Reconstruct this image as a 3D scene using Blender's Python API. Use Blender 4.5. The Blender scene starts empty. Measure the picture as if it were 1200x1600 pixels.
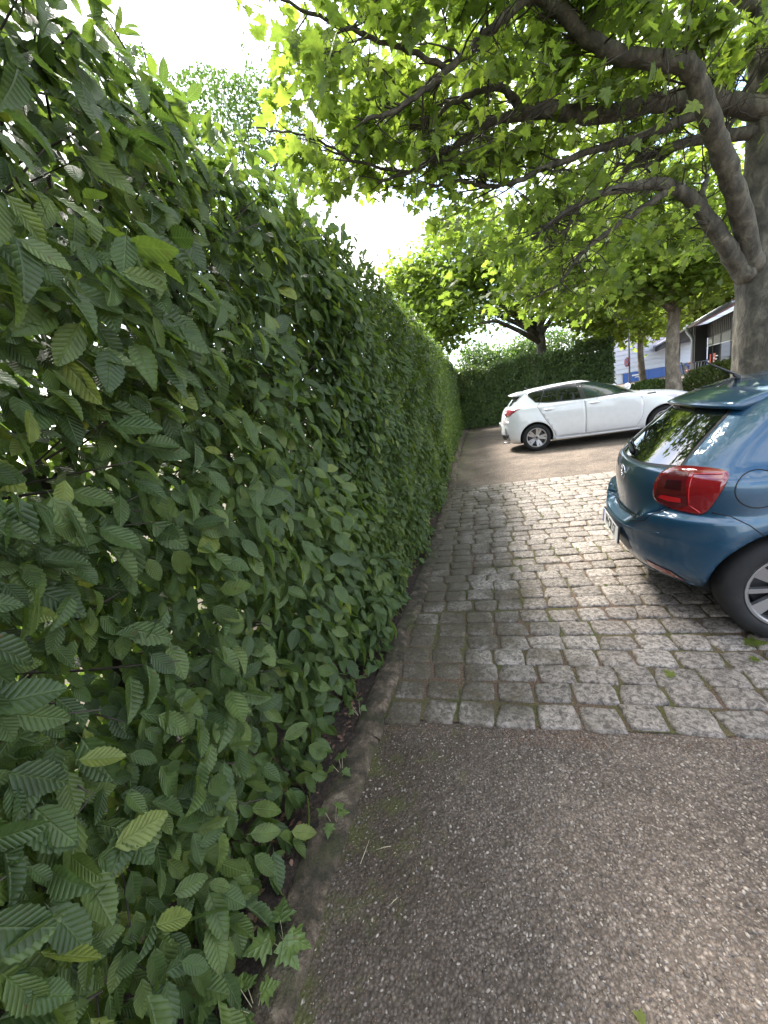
import bpy, bmesh, math, random
import numpy as np
from mathutils import Vector, Matrix
from mathutils.bvhtree import BVHTree
random.seed(5); rng = np.random.default_rng(11)
SC = bpy.context.scene; COL = SC.collection
# ---------------------------------------------------------------- camera
FPX, H, VP, ROLL = 612.0, 1.62, (755, 614), 9.8
_d = np.array([VP[0]-600, 800-VP[1], -FPX]); _d /= np.linalg.norm(_d)
_p = math.radians(ROLL); _a = np.array([-math.sin(_p), math.cos(_p)])
_u = np.array([_a[0], _a[1], (_d[:2]@_a)/(-_d[2])]); _u /= np.linalg.norm(_u)
ROT = np.stack([np.cross(_d, _u), _d, _u])
CAM = np.array([0, 0, H])
cam = bpy.data.cameras.new('camera'); camo = bpy.data.objects.new('camera', cam); COL.objects.link(camo)
M4 = Matrix.Identity(4)
for i in range(3):
    for j in range(3): M4[i][j] = ROT[i, j]
M4[2][3] = H
camo.matrix_world = M4
cam.sensor_fit = 'HORIZONTAL'; cam.sensor_width = 36; cam.lens = 36*FPX/1200
cam.clip_start = 0.03; cam.clip_end = 3000
SC.camera = camo
# ---------------------------------------------------------------- light
def ray(u, v): return ROT@np.array([u-600, 800-v, -FPX])/FPX
def P(u, v, Y):                        # the point at depth Y seen in direction (u, v): used to survey the place
    d = ray(u, v); return CAM+d*(Y/d[1])
def proj(p):
    c = (np.asarray(p)-CAM)@ROT; return 600+FPX*c[..., 0]/-c[..., 2], 800-FPX*c[..., 1]/-c[..., 2], -c[..., 2]
SUN_EL, SUN_AZ = math.radians(54), math.radians(-38)     # azimuth from +Y towards +X
sd = Vector((math.sin(SUN_AZ)*math.cos(SUN_EL), math.cos(SUN_AZ)*math.cos(SUN_EL), math.sin(SUN_EL)))
sl = bpy.data.lights.new('sun', 'SUN'); sl.energy = 2.8; sl.angle = math.radians(12); sl.color = (1, .95, .87)
so = bpy.data.objects.new('sun', sl); COL.objects.link(so); so.rotation_euler = sd.to_track_quat('Z', 'Y').to_euler()
W = bpy.data.worlds.new('World'); SC.world = W; W.use_nodes = True
def world():
    nt = W.node_tree; N = nt.nodes; L = nt.links; N.clear()
    out = N.new('ShaderNodeOutputWorld'); bg = N.new('ShaderNodeBackground'); bg.inputs[1].default_value = 0.12
    sky = N.new('ShaderNodeTexSky'); sky.sky_type = 'NISHITA'; sky.sun_disc = False
    sky.sun_elevation = SUN_EL; sky.sun_rotation = SUN_AZ; sky.air_density = 1.0; sky.dust_density = 1.2
    tc = N.new('ShaderNodeTexCoord')
    sep = N.new('ShaderNodeSeparateXYZ'); L.new(tc.outputs['Generated'], sep.inputs[0])
    ad = N.new('ShaderNodeMath'); ad.operation = 'ADD'; ad.inputs[1].default_value = .25; L.new(sep.outputs[2], ad.inputs[0])
    mx = N.new('ShaderNodeMath'); mx.operation = 'MAXIMUM'; mx.inputs[1].default_value = .1; L.new(ad.outputs[0], mx.inputs[0])
    cb = N.new('ShaderNodeCombineXYZ')
    for i in range(2):
        d = N.new('ShaderNodeMath'); d.operation = 'DIVIDE'; L.new(sep.outputs[i], d.inputs[0]); L.new(mx.outputs[0], d.inputs[1]); L.new(d.outputs[0], cb.inputs[i])
    no = N.new('ShaderNodeTexNoise'); no.inputs['Scale'].default_value = 1.9; no.inputs['Detail'].default_value = 6; no.inputs['Roughness'].default_value = .52
    no.inputs['Distortion'].default_value = .3
    mp = N.new('ShaderNodeMapping'); mp.inputs['Location'].default_value = (3.3, 1.15, 0); L.new(cb.outputs[0], mp.inputs[0]); L.new(mp.outputs[0], no.inputs['Vector'])
    rp = N.new('ShaderNodeValToRGB'); rp.color_ramp.elements[0].position = .45; rp.color_ramp.elements[1].position = .62
    L.new(no.outputs[0], rp.inputs[0])
    n2 = N.new('ShaderNodeTexNoise'); n2.inputs['Scale'].default_value = 4.5; n2.inputs['Detail'].default_value = 4; L.new(mp.outputs[0], n2.inputs['Vector'])
    cr = N.new('ShaderNodeMixRGB'); cr.inputs[1].default_value = (4.3, 4.3, 4.5, 1); cr.inputs[2].default_value = (8.6, 8.4, 8.1, 1); L.new(n2.outputs[0], cr.inputs[0])
    mi = N.new('ShaderNodeMixRGB'); L.new(rp.outputs[0], mi.inputs[0]); L.new(sky.outputs[0], mi.inputs[1]); L.new(cr.outputs[0], mi.inputs[2])
    L.new(mi.outputs[0], bg.inputs[0]); L.new(bg.outputs[0], out.inputs[0])
world()
SC.view_settings.view_transform = 'Standard'; SC.view_settings.look = 'None'; SC.view_settings.gamma = 1
SC.view_settings.use_curve_mapping = False; SC.view_settings.exposure = 2.45
SC.render.engine = 'CYCLES'
try:
    SC.cycles.max_bounces = 8; SC.cycles.transparent_max_bounces = 8; SC.cycles.transmission_bounces = 6; SC.cycles.diffuse_bounces = 4
except Exception: pass

# ---------------------------------------------------------------- helpers
def tag(o, label=None, cat=None, group=None, kind=None):
    if label: o['label'] = label
    if cat: o['category'] = cat
    if group: o['group'] = group
    if kind: o['kind'] = kind
    return o
def link(name, me, parent=None, mat=None):
    o = bpy.data.objects.new(name, me); COL.objects.link(o)
    if parent is not None: o.parent = parent
    if mat is not None and me is not None and not me.materials: me.materials.append(mat)
    return o
def empty(name, loc, rz=0):
    o = link(name, None); o.location = loc; o.rotation_euler = (0, 0, rz); o.empty_display_size = .1; return o
def sm(t): t = np.clip(t, 0, 1); return t*t*(3-2*t)
def gz(x, y):                          # ground height: a gentle rise past the setts and a raised pavement by the shop
    return .08*sm((np.asarray(y)-7.2)/2.5)+.36*sm((np.asarray(y)-12.3)/1.6)*sm((np.asarray(x)-3.4)/1.6)
def meshdata(name, V, F, smooth=False, mat=None):
    me = bpy.data.meshes.new(name); me.from_pydata([tuple(v) for v in V], [], F); me.update()
    if smooth: me.polygons.foreach_set('use_smooth', [True]*len(me.polygons))
    if mat: me.materials.append(mat)
    return me
class MB:
    def __init__(s): s.V = []; s.F = []
    def add(s, V, F):
        b = len(s.V); s.V += [tuple(v) for v in V]; s.F += [tuple(i+b for i in f) for f in F]
    def box(s, c, d, rz=0, ax=None):
        x, y, z = [k/2 for k in d]; cs, sn = math.cos(rz), math.sin(rz); V = []
        for a in (-x, x):
            for b in (-y, y):
                for e in (-z, z): V.append((c[0]+cs*a-sn*b, c[1]+sn*a+cs*b, c[2]+e))
        s.add(V, [(0, 1, 3, 2), (4, 6, 7, 5), (0, 4, 5, 1), (2, 3, 7, 6), (0, 2, 6, 4), (1, 5, 7, 3)])
    def hexa(s, A, B):                 # two quads joined
        s.add(list(A)+list(B), [(3, 2, 1, 0), (4, 5, 6, 7), (0, 1, 5, 4), (1, 2, 6, 5), (2, 3, 7, 6), (3, 0, 4, 7)])
    def tube(s, pts, rad, n=8, cap=True):
        pts = [Vector(p) for p in pts]
        if not hasattr(rad, '__len__'): rad = [rad]*len(pts)
        V = []; F = []; up = None
        for i, p in enumerate(pts):
            t = (pts[min(i+1, len(pts)-1)]-pts[max(i-1, 0)]).normalized()
            if up is None: up = t.orthogonal().normalized()
            up = (up-t*up.dot(t))
            up = up.normalized() if up.length > 1e-6 else t.orthogonal().normalized()
            w = t.cross(up)
            for k in range(n):
                a = 2*math.pi*k/n; V.append(p+(up*math.cos(a)+w*math.sin(a))*rad[i])
        for i in range(len(pts)-1):
            for k in range(n): F.append((i*n+k, i*n+(k+1) % n, (i+1)*n+(k+1) % n, (i+1)*n+k))
        if cap: F += [tuple(range(n-1, -1, -1)), tuple(range((len(pts)-1)*n, len(pts)*n))]
        s.add(V, F)
    def lathe(s, prof, n=40, M=None, close=False):
        V = []; F = []; m = len(prof)
        for k in range(n):
            a = 2*math.pi*k/n
            for (r, h) in prof:
                p = Vector((r*math.cos(a), h, r*math.sin(a))); V.append(M@p if M else p)
        for k in range(n):
            for j in range(m-1+(1 if close else 0)):
                j2 = (j+1) % m; k2 = (k+1) % n
                F.append((k*m+j, k*m+j2, k2*m+j2, k2*m+j))
        s.add(V, F)
    def build(s, name, mat, parent=None, smooth=False, fix=False):
        me = meshdata(name, s.V, s.F, smooth, mat)
        if fix:
            bm = bmesh.new(); bm.from_mesh(me); bmesh.ops.recalc_face_normals(bm, faces=bm.faces[:]); bm.to_mesh(me); bm.free()
        return link(name, me, parent)
# ---------------------------------------------------------------- material helper
def mat(name, color=(.5, .5, .5), rough=.6, metal=0, spec=None, fn=None, coat=0, ior=None):
    m = bpy.data.materials.new(name); m.use_nodes = True; nt = m.node_tree; b = nt.nodes['Principled BSDF']
    b.inputs['Base Color'].default_value = (*color, 1); b.inputs['Roughness'].default_value = rough; b.inputs['Metallic'].default_value = metal
    if spec is not None: b.inputs['Specular IOR Level'].default_value = spec
    if coat: b.inputs['Coat Weight'].default_value = coat; b.inputs['Coat Roughness'].default_value = .03
    if ior: b.inputs['IOR'].default_value = ior
    if fn: fn(nt, nt.nodes, nt.links, b)
    return m
def noise(N, L, vec, scale, detail=4, rough=.55, dist=0):
    n = N.new('ShaderNodeTexNoise'); n.inputs['Scale'].default_value = scale; n.inputs['Detail'].default_value = detail
    n.inputs['Roughness'].default_value = rough; n.inputs['Distortion'].default_value = dist
    if vec: L.new(vec, n.inputs['Vector'])
    return n.outputs[0]
def voro(N, L, vec, scale, feat='F1'):
    n = N.new('ShaderNodeTexVoronoi'); n.feature = feat; n.inputs['Scale'].default_value = scale; L.new(vec, n.inputs['Vector']); return n
def ramp(N, L, fac, stops):
    r = N.new('ShaderNodeValToRGB'); e = r.color_ramp.elements
    while len(e) < len(stops): e.new(.5)
    for k, (p, c) in enumerate(stops): e[k].position = p; e[k].color = (*c, 1) if hasattr(c, '__len__') else (c, c, c, 1)
    L.new(fac, r.inputs[0]); return r.outputs[0]
def mixc(N, L, fac, a, b, mode='MIX'):
    m = N.new('ShaderNodeMixRGB'); m.blend_type = mode
    for i, x in enumerate((fac, a, b)):
        if isinstance(x, (int, float)): m.inputs[i].default_value = x if i == 0 else (x, x, x, 1)
        elif isinstance(x, tuple): m.inputs[i].default_value = (*x, 1)
        else: L.new(x, m.inputs[i])
    return m.outputs[0]
def mth(N, L, op, a, b=None, clamp=False):
    m = N.new('ShaderNodeMath'); m.operation = op; m.use_clamp = clamp
    for i, x in enumerate((a, b)):
        if x is None: continue
        if isinstance(x, (int, float)): m.inputs[i].default_value = x
        else: L.new(x, m.inputs[i])
    return m.outputs[0]
def bump(N, L, b, h, strength=.5, dist=.01):
    n = N.new('ShaderNodeBump'); n.inputs['Strength'].default_value = strength; n.inputs['Distance'].default_value = dist
    L.new(h, n.inputs['Height']); L.new(n.outputs[0], b.inputs['Normal'])
def pos(N): return N.new('ShaderNodeNewGeometry').outputs['Position']
def objc(N): return N.new('ShaderNodeTexCoord').outputs['Object']
def mossmask(N, L, p, x0, x1, lo=.42, hi=.62, sc=3.0):
    s = N.new('ShaderNodeSeparateXYZ'); L.new(p, s.inputs[0])
    mr = N.new('ShaderNodeMapRange'); mr.inputs[1].default_value = x0; mr.inputs[2].default_value = x1; mr.inputs[3].default_value = 1; mr.inputs[4].default_value = 0
    L.new(s.outputs[0], mr.inputs[0])
    n = noise(N, L, p, sc, 5, .65)
    v = mth(N, L, 'ADD', mth(N, L, 'MULTIPLY', mr.outputs[0], .32), mth(N, L, 'MULTIPLY', n, .8))
    r = N.new('ShaderNodeMapRange'); r.inputs[1].default_value = lo; r.inputs[2].default_value = hi; L.new(v, r.inputs[0]); return r.outputs[0]
# asphalt with exposed stone
def f_asph(nt, N, L, b):
    p = pos(N)
    v = voro(N, L, p, 95); c = ramp(N, L, v.outputs['Color'], [(0, (.09, .069, .054)), (.5, (.195, .153, .122)), (.85, (.31, .25, .2)), (1, (.45, .37, .3))])
    v2 = voro(N, L, p, 240); c2 = ramp(N, L, v2.outputs['Color'], [(0, (.075, .058, .045)), (1, (.275, .216, .17))])
    big = noise(N, L, p, 40, 2)
    col = mixc(N, L, ramp(N, L, big, [(.45, 0.), (.6, 1.)]), c2, c)
    gap = ramp(N, L, v.outputs['Distance'], [(.25, 1.), (.6, .55)])
    col = mixc(N, L, 1.0, col, gap, 'MULTIPLY')
    wear = mixc(N, L, 1., ramp(N, L, noise(N, L, p, 1.3, 5, .6), [(.35, .68), (.65, 1.25)]), ramp(N, L, noise(N, L, p, 7, 5, .7), [(.35, .8), (.65, 1.15)]), 'MULTIPLY')
    col = mixc(N, L, 1.0, col, wear, 'MULTIPLY')
    mo = mossmask(N, L, p, -.75, .75, .50, .74, 2.6)
    soil = ramp(N, L, noise(N, L, p, 60, 4), [(.3, (.022, .017, .011)), (.7, (.075, .055, .036))])
    col = mixc(N, L, mth(N, L, 'MULTIPLY', mo, .8), col, soil)
    mg = mossmask(N, L, p, -.75, .5, .66, .80, 6.0)
    col = mixc(N, L, mth(N, L, 'MULTIPLY', mg, .7), col, (.075, .085, .018))
    L.new(col, b.inputs['Base Color']); b.inputs['Roughness'].default_value = .88; b.inputs['Specular IOR Level'].default_value = .35
    h = mth(N, L, 'ADD', mth(N, L, 'MULTIPLY', v.outputs['Distance'], -1.0), mth(N, L, 'MULTIPLY', noise(N, L, p, 30, 4), .8))
    bump(N, L, b, h, .8, .006)
m_asph = mat('asphalt', fn=f_asph)
def f_bed(nt, N, L, b):
    p = pos(N); n = noise(N, L, p, 150, 3, .7)
    c = ramp(N, L, n, [(.3, (.03, .02, .014)), (.5, (.10, .065, .042)), (.68, (.24, .165, .11))])
    mo = ramp(N, L, noise(N, L, p, 2.2, 4), [(.42, 0.), (.6, 1.)])
    mo = mth(N, L, 'MULTIPLY', mo, mossmask(N, L, p, -.4, 3., .4, .6, 4))
    c = mixc(N, L, mo, c, ramp(N, L, noise(N, L, p, 90, 3), [(.3, (.03, .035, .008)), (.7, (.10, .11, .025))]))
    L.new(c, b.inputs['Base Color']); b.inputs['Roughness'].default_value = .95; bump(N, L, b, n, .9, .006)
m_bed = mat('joint_sand', fn=f_bed)
def f_gran(nt, N, L, b):
    tc = N.new('ShaderNodeTexCoord'); p = pos(N)
    w = noise(N, L, p, 38, 5, .75, .6)
    c = ramp(N, L, w, [(.36, (.075, .065, .056)), (.46, (.17, .15, .13)), (.55, (.32, .285, .25)), (.7, (.43, .39, .345))])
    f = noise(N, L, p, 260, 2); c = mixc(N, L, .5, c, ramp(N, L, f, [(.35, .4), (.6, 1.1)]), 'MULTIPLY')
    at = N.new('ShaderNodeAttribute'); at.attribute_name = 'rnd'
    c = mixc(N, L, 1.0, c, ramp(N, L, at.outputs['Fac'], [(0, (.72, .70, .68)), (.5, (.92, .88, .85)), (1, (1.1, 1.08, 1.06))]), 'MULTIPLY')
    d = mossmask(N, L, p, -.5, .9, .53, .70, 2.6)
    soil = ramp(N, L, noise(N, L, p, 70, 4), [(.3, (.028, .021, .011)), (.52, (.07, .052, .032)), (.7, (.095, .085, .035))])
    c = mixc(N, L, mth(N, L, 'MULTIPLY', d, .88), c, soil)
    L.new(c, b.inputs['Base Color']); b.inputs['Roughness'].default_value = .75
    bump(N, L, b, mth(N, L, 'ADD', w, mth(N, L, 'MULTIPLY', f, .3)), .7, .006)
m_gran = mat('granite', fn=f_gran)
def f_kerb(nt, N, L, b):
    p = pos(N); n = noise(N, L, p, 12, 6, .7); f = noise(N, L, p, 130, 3)
    c = ramp(N, L, n, [(.34, (.022, .021, .010)), (.47, (.06, .045, .028)), (.58, (.12, .088, .06)), (.70, (.28, .22, .16))])
    c = mixc(N, L, .6, c, ramp(N, L, f, [(.3, .55), (.65, 1.25)]), 'MULTIPLY')
    c = mixc(N, L, mth(N, L, 'MULTIPLY', ramp(N, L, noise(N, L, p, 5, 4), [(.5, 0.), (.62, 1.)]), .6), c, (.045, .05, .014))
    L.new(c, b.inputs['Base Color']); b.inputs['Roughness'].default_value = .9; bump(N, L, b, mth(N, L, 'ADD', n, mth(N, L, 'MULTIPLY', f, .5)), 1.0, .025)
m_kerb = mat('old_concrete', fn=f_kerb)
def f_soil(nt, N, L, b):
    p = pos(N); n = noise(N, L, p, 45, 5, .7)
    c = ramp(N, L, n, [(.3, (.012, .008, .006)), (.5, (.04, .026, .018)), (.7, (.10, .065, .045))])
    L.new(c, b.inputs['Base Color']); b.inputs['Roughness'].default_value = .95; bump(N, L, b, n, 1, .03)
m_soil = mat('soil', fn=f_soil)
def f_pave(nt, N, L, b):
    p = pos(N); n = noise(N, L, p, 25, 5, .7)
    c = ramp(N, L, n, [(.3, (.13, .10, .08)), (.7, (.3, .25, .2))]); L.new(c, b.inputs['Base Color']); b.inputs['Roughness'].default_value = .9; bump(N, L, b, n, .5, .01)
m_pave = mat('sandy_gravel', fn=f_pave)
def f_grit(cols):
    def f(nt, N, L, b):
        at = N.new('ShaderNodeAttribute'); at.attribute_name = 'rnd'
        c = ramp(N, L, at.outputs['Fac'], [(i/(len(cols)-1), x) for i, x in enumerate(cols)])
        n = noise(N, L, pos(N), 300, 3); c = mixc(N, L, .5, c, ramp(N, L, n, [(.3, .6), (.7, 1.2)]), 'MULTIPLY')
        L.new(c, b.inputs['Base Color']); b.inputs['Roughness'].default_value = .8
    return f
m_peb = mat('pebbles', fn=f_grit([(.06, .05, .042), (.15, .12, .10), (.24, .195, .16), (.14, .12, .11), (.30, .25, .20), (.42, .36, .30)]))
m_crumb = mat('seed_crumbs', fn=f_grit([(.10, .05, .03), (.22, .12, .07), (.34, .2, .13), (.16, .10, .07), (.4, .27, .18)]))
# leaves
def f_leaf(dark, mid, light, yel, vein, trans, nv=9, gloss=.42, bs=.6):
    def f(nt, N, L, b):
        at = N.new('ShaderNodeAttribute'); at.attribute_name = 'rnd'; r = at.outputs['Fac']
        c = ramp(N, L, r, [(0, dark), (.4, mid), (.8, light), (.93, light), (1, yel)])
        uv = N.new('ShaderNodeUVMap'); s = N.new('ShaderNodeSeparateXYZ'); L.new(uv.outputs[0], s.inputs[0])
        au = mth(N, L, 'ABSOLUTE', s.outputs[0])
        ph = mth(N, L, 'SUBTRACT', s.outputs[1], mth(N, L, 'MULTIPLY', au, .9))
        w = mth(N, L, 'SINE', mth(N, L, 'MULTIPLY', ph, nv*6.2832))
        vn = mth(N, L, 'POWER', mth(N, L, 'ABSOLUTE', mth(N, L, 'SINE', mth(N, L, 'MULTIPLY', ph, nv*3.1416))), .5)
        mid_ = ramp(N, L, au, [(0, 0.), (.025, 1.)])
        vm = mth(N, L, 'MULTIPLY', vn, mid_)
        c = mixc(N, L, mth(N, L, 'MULTIPLY', mth(N, L, 'SUBTRACT', 1., vm), vein), c, (.16, .22, .07))
        n = noise(N, L, pos(N), 30, 3); c = mixc(N, L, 1., c, ramp(N, L, n, [(.3, .78), (.7, 1.18)]), 'MULTIPLY')
        c = mixc(N, L, mth(N, L, 'MULTIPLY', ramp(N, L, noise(N, L, pos(N), 55, 2, .5), [(.70, 0.), (.74, 1.)]), .8), c, (.11, .07, .03))
        L.new(c, b.inputs['Base Color']); b.inputs['Roughness'].default_value = gloss; b.inputs['Specular IOR Level'].default_value = .45
        h = vm; bump(N, L, b, h, bs, .004)
        t = N.new('ShaderNodeBsdfTranslucent'); tcx = mixc(N, L, 1., c, (2.3, 2.35, 1.0), 'MULTIPLY'); L.new(tcx, t.inputs[0])
        ms = N.new('ShaderNodeMixShader'); ms.inputs[0].default_value = trans; L.new(b.outputs[0], ms.inputs[1]); L.new(t.outputs[0], ms.inputs[2])
        L.new(ms.outputs[0], N['Material Output'].inputs[0])
    return f
m_horn = mat('hornbeam_leaf', fn=f_leaf((.034, .062, .022), (.060, .102, .030), (.115, .16, .04), (.21, .24, .055), .3, .36, 9))
m_hornf = m_horn
m_plane = mat('plane_leaf', fn=f_leaf((.07, .10, .028), (.10, .145, .038), (.14, .18, .045), (.2, .23, .06), .10, .64, 4, .5, .3))
m_ivy = mat('ivy_leaf', fn=f_leaf((.045, .075, .025), (.07, .115, .035), (.12, .175, .045), (.18, .24, .06), .1, .25, 4))
m_small = mat('small_leaf', fn=f_leaf((.035, .065, .025), (.05, .09, .03), (.07, .12, .035), (.1, .15, .05), .05, .4, 4))
def f_bark(a, b_, c_, sc):
    def f(nt, N, L, b):
        p = objc(N); mp = N.new('ShaderNodeMapping'); mp.inputs['Scale'].default_value = (1, 1, .55); L.new(p, mp.inputs[0]); q = mp.outputs[0]
        n = noise(N, L, q, sc, 5, .6, .5); f2 = noise(N, L, q, sc*7, 4, .7)
        v = voro(N, L, q, sc*1.3)
        c = ramp(N, L, n, [(.35, a), (.5, b_), (.68, c_)])
        c = mixc(N, L, .35, c, ramp(N, L, v.outputs['Color'], [(0, .6), (1, 1.3)]), 'MULTIPLY')
        c = mixc(N, L, .6, c, ramp(N, L, f2, [(.3, .6), (.7, 1.25)]), 'MULTIPLY')
        L.new(c, b.inputs['Base Color']); b.inputs['Roughness'].default_value = .85
        bump(N, L, b, mth(N, L, 'ADD', mth(N, L, 'ADD', n, mth(N, L, 'MULTIPLY', f2, .35)), mth(N, L, 'MULTIPLY', v.outputs['Distance'], .5)), .8, .03)
    return f
m_bark = mat('plane_bark', fn=f_bark((.038, .034, .026), (.075, .067, .05), (.15, .135, .10), 9))
m_bark2 = mat('pale_bark', fn=f_bark((.10, .08, .06), (.19, .155, .12), (.32, .27, .21), 6))
m_twig = mat('twig', (.045, .035, .028), .8)
m_straw = mat('straw', (.42, .36, .24), .7)

# ---------------------------------------------------------------- ground
def ground():
    xs = np.concatenate([[-600, -200, -60, -25, -12], np.arange(-8, 16.01, .4), [20, 30, 60, 200, 600]])
    ys = np.concatenate([[-600, -100, -30, -10], np.arange(-4, 24.01, .4), [30, 45, 80, 200, 900]])
    X, Y = np.meshgrid(xs, ys); Z = gz(X, Y); V = np.stack([X, Y, Z], -1).reshape(-1, 3); n = len(xs)
    F = [(j*n+i, j*n+i+1, (j+1)*n+i+1, (j+1)*n+i) for j in range(len(ys)-1) for i in range(n-1)]
    o = link('asphalt', meshdata('asphalt', V, F, True, m_asph)); tag(o, 'grey brown asphalt parking ground with worn exposed stone chips', kind='structure')
    def sheet(name, xs, ys, dz, m, lab, wob=None):
        X, Y = np.meshgrid(xs, ys); Z = gz(X, Y)+dz
        if wob is not None: Z = Z+wob(X, Y)
        V = np.stack([X, Y, Z], -1).reshape(-1, 3); n = len(xs)
        F = [(j*n+i, j*n+i+1, (j+1)*n+i+1, (j+1)*n+i) for j in range(len(ys)-1) for i in range(n-1)]
        o = link(name, meshdata(name, V, F, True, m)); tag(o, lab, kind='structure'); return o
    sheet('soil', np.linspace(-2.1, -.78, 12), np.linspace(-2, 20, 180), .022, m_soil, 'dark brown soil and litter strip under the hedge', lambda X, Y: .018*np.sin(X*17+Y*9)*np.sin(Y*13))
    sheet('pavement', np.linspace(5.2, 30, 40), np.linspace(14.05, 24, 30), .006, m_pave, 'sandy raised pavement in front of the shop')
ground()
KX = [(-1.5, -.73), (.5, -.705), (1.1, -.715), (1.6, -.69), (2, -.68), (3, -.665), (4.3, -.645), (7.4, -.675), (12.8, -.82), (20, -.95)]
def kerbx(y): return np.interp(y, [k[0] for k in KX], [k[1] for k in KX])
def kerb():
    root = empty('kerb', (0, 0, 0)); tag(root, 'low worn concrete kerb edging between the hedge and the paving', kind='structure')
    prof = [(.02, -.02), (.014, .008), (0, .024), (-.015, .031), (-.045, .034), (-.09, .033), (-.122, .028), (-.135, .018), (-.14, -.02)]
    n = len(prof); y0 = -1.4
    while y0 < 19.6:
        L = .98+rng.uniform(-.02, .02); ys = np.arange(y0+.001, y0+L+.028, .03); V = []; F = []; dz0 = rng.normal(0, .003); dx0 = rng.normal(0, .003)
        for y in ys:
            kx = kerbx(y); q = rng.normal(0, 1, n); chip = .022*max(0, math.sin(y*3.1)+math.sin(y*7.7+1)+.5*math.sin(y*23)-.8); e2 = min(y-ys[0], ys[-1]-y); rd = .004*math.exp(-e2/.015)
            for k, (dx, dz) in enumerate(prof):
                e = chip if k in (1, 2, 3) else 0
                V.append((kx+dx+q[k]*.003-e+.006*math.sin(y*2.3)+dx0, y, float(gz(kx, y))+dz+dz0+(q[(k+1) % n]*.0025-rd)*(dz > 0)-e*.7*(k in (2, 3))))
        for i in range(len(ys)-1):
            for k in range(n-1): F.append((i*n+k, i*n+k+1, (i+1)*n+k+1, (i+1)*n+k))
        F += [tuple(range(n)), tuple(range((len(ys)-1)*n, len(ys)*n))]
        link('kerb_stone', meshdata('kerb_stone', V, F, True, m_kerb), root); y0 += L
kerb()
# ---------------------------------------------------------------- cobbles
Y0, Y1, CX0, CX1 = 1.655, 7.16, -.64, 5.4
def stone_variant(k):
    r = random.Random(k); n = 16; V = []; F = []; base = []
    hx, hy = .0865*r.uniform(.95, 1.01), .0775*r.uniform(.95, 1.01); ex = r.uniform(8, 14); sk = r.uniform(-.1, .1); ta = r.uniform(-.09, .09)
    for i in range(n):
        a = 2*math.pi*i/n; c, s = math.cos(a), math.sin(a); q = (abs(c)**ex+abs(s)**ex)**(-1/ex)
        x, y = hx*c*q*(1+r.uniform(-.035, .03)), hy*s*q*(1+r.uniform(-.035, .03)); base.append((x+sk*y+ta*x*y/hy, y+ta*.5*x*y/hx))
    for (f, z) in ((1.0, -.045), (1.0, .008), (.955, .0165), (.86, .0205), (.45, .0225)):
        for (x, y) in base: V.append((x*f+r.uniform(-.001, .001), y*f+r.uniform(-.001, .001), z+(r.uniform(-.0018, .0018) if z > .01 else 0)))
    for l in range(4):
        for i in range(n): F.append((l*n+i, l*n+(i+1) % n, (l+1)*n+(i+1) % n, (l+1)*n+i))
    V.append((0, 0, .0225)); F += [(4*n+i, 4*n+(i+1) % n, 5*n) for i in range(n)]
    me = meshdata('cobblestone', V, F, True, m_gran)
    a = me.attributes.new('rnd', 'FLOAT', 'POINT'); a.data.foreach_set('value', [r.random()]*len(V)); return me
def cobbles():
    root = empty('cobbled_bay', (0, 0, 0)); tag(root, 'grey granite sett paving of the parking bay with mossy joints', kind='structure')
    bx = np.linspace(-.72, CX1+.1, 30); by = np.linspace(Y0+.02, Y1, 30); X, Y = np.meshgrid(bx, by); V = np.stack([X, Y, .0055+.001*np.sin(X*40)*np.sin(Y*33)+.0115*sm((-.0-X)/.45)*(.75+.25*np.sin(Y*7+X*5))*sm((3.4-Y)/1.5)], -1).reshape(-1, 3)
    F = [(j*30+i, j*30+i+1, (j+1)*30+i+1, (j+1)*30+i) for j in range(29) for i in range(29)]
    link('joint_bed', meshdata('joint_bed', V, F, True, m_bed), root)
    var = [stone_variant(k) for k in range(20)]
    L = []; y = Y0; row = 0
    while y < Y1-.05:
        h = rng.uniform(.152, .172); x = CX0-.05+rng.uniform(-.02, .04); off = 0
        while x < CX1:
            w = rng.uniform(.178, .225)
            if True:
                L.append((x+w/2, y+h/2+.016*math.sin(x*1.3+row)+rng.normal(0, .005 if row else .009), w/.180, h/.163, rng.normal(0, .045), rng.integers(20), rng.normal(0, .0022)))
            x += w
        y += h; row += 1
    L.sort(key=lambda q: q[0]**2+q[1]**2)
    vis = [q for q in L if -30 < proj((q[0], q[1], 0))[0] < 1230]; hid = [q for q in L if q not in vis]
    V = []; F = []; R = []; n = 0
    for i, (x, y, sx, sy, a, k, dz) in enumerate(vis+hid):
        a += math.pi*(i % 2)
        if i < 300:
            o = link('cobblestone', var[k], root); o.location = (x, y, dz); o.scale = (sx, sy, 1); o.rotation_euler = (rng.normal(0, .012), rng.normal(0, .012), a)
        else:
            me = var[k]; c, s = math.cos(a), math.sin(a)
            for v in me.vertices: V.append((x+c*v.co.x*sx-s*v.co.y*sy, y+s*v.co.x*sx+c*v.co.y*sy, dz+v.co.z))
            for p in me.polygons: F.append(tuple(j+n for j in p.vertices))
            rr = me.attributes['rnd'].data[0].value; R += [rr]*len(me.vertices); n += len(me.vertices)
    me = meshdata('cobblestones', V, F, True, m_gran); a = me.attributes.new('rnd', 'FLOAT', 'POINT'); a.data.foreach_set('value', R)
    o = link('cobblestones', me, root); tag(o, kind='stuff')
cobbles()
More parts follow.
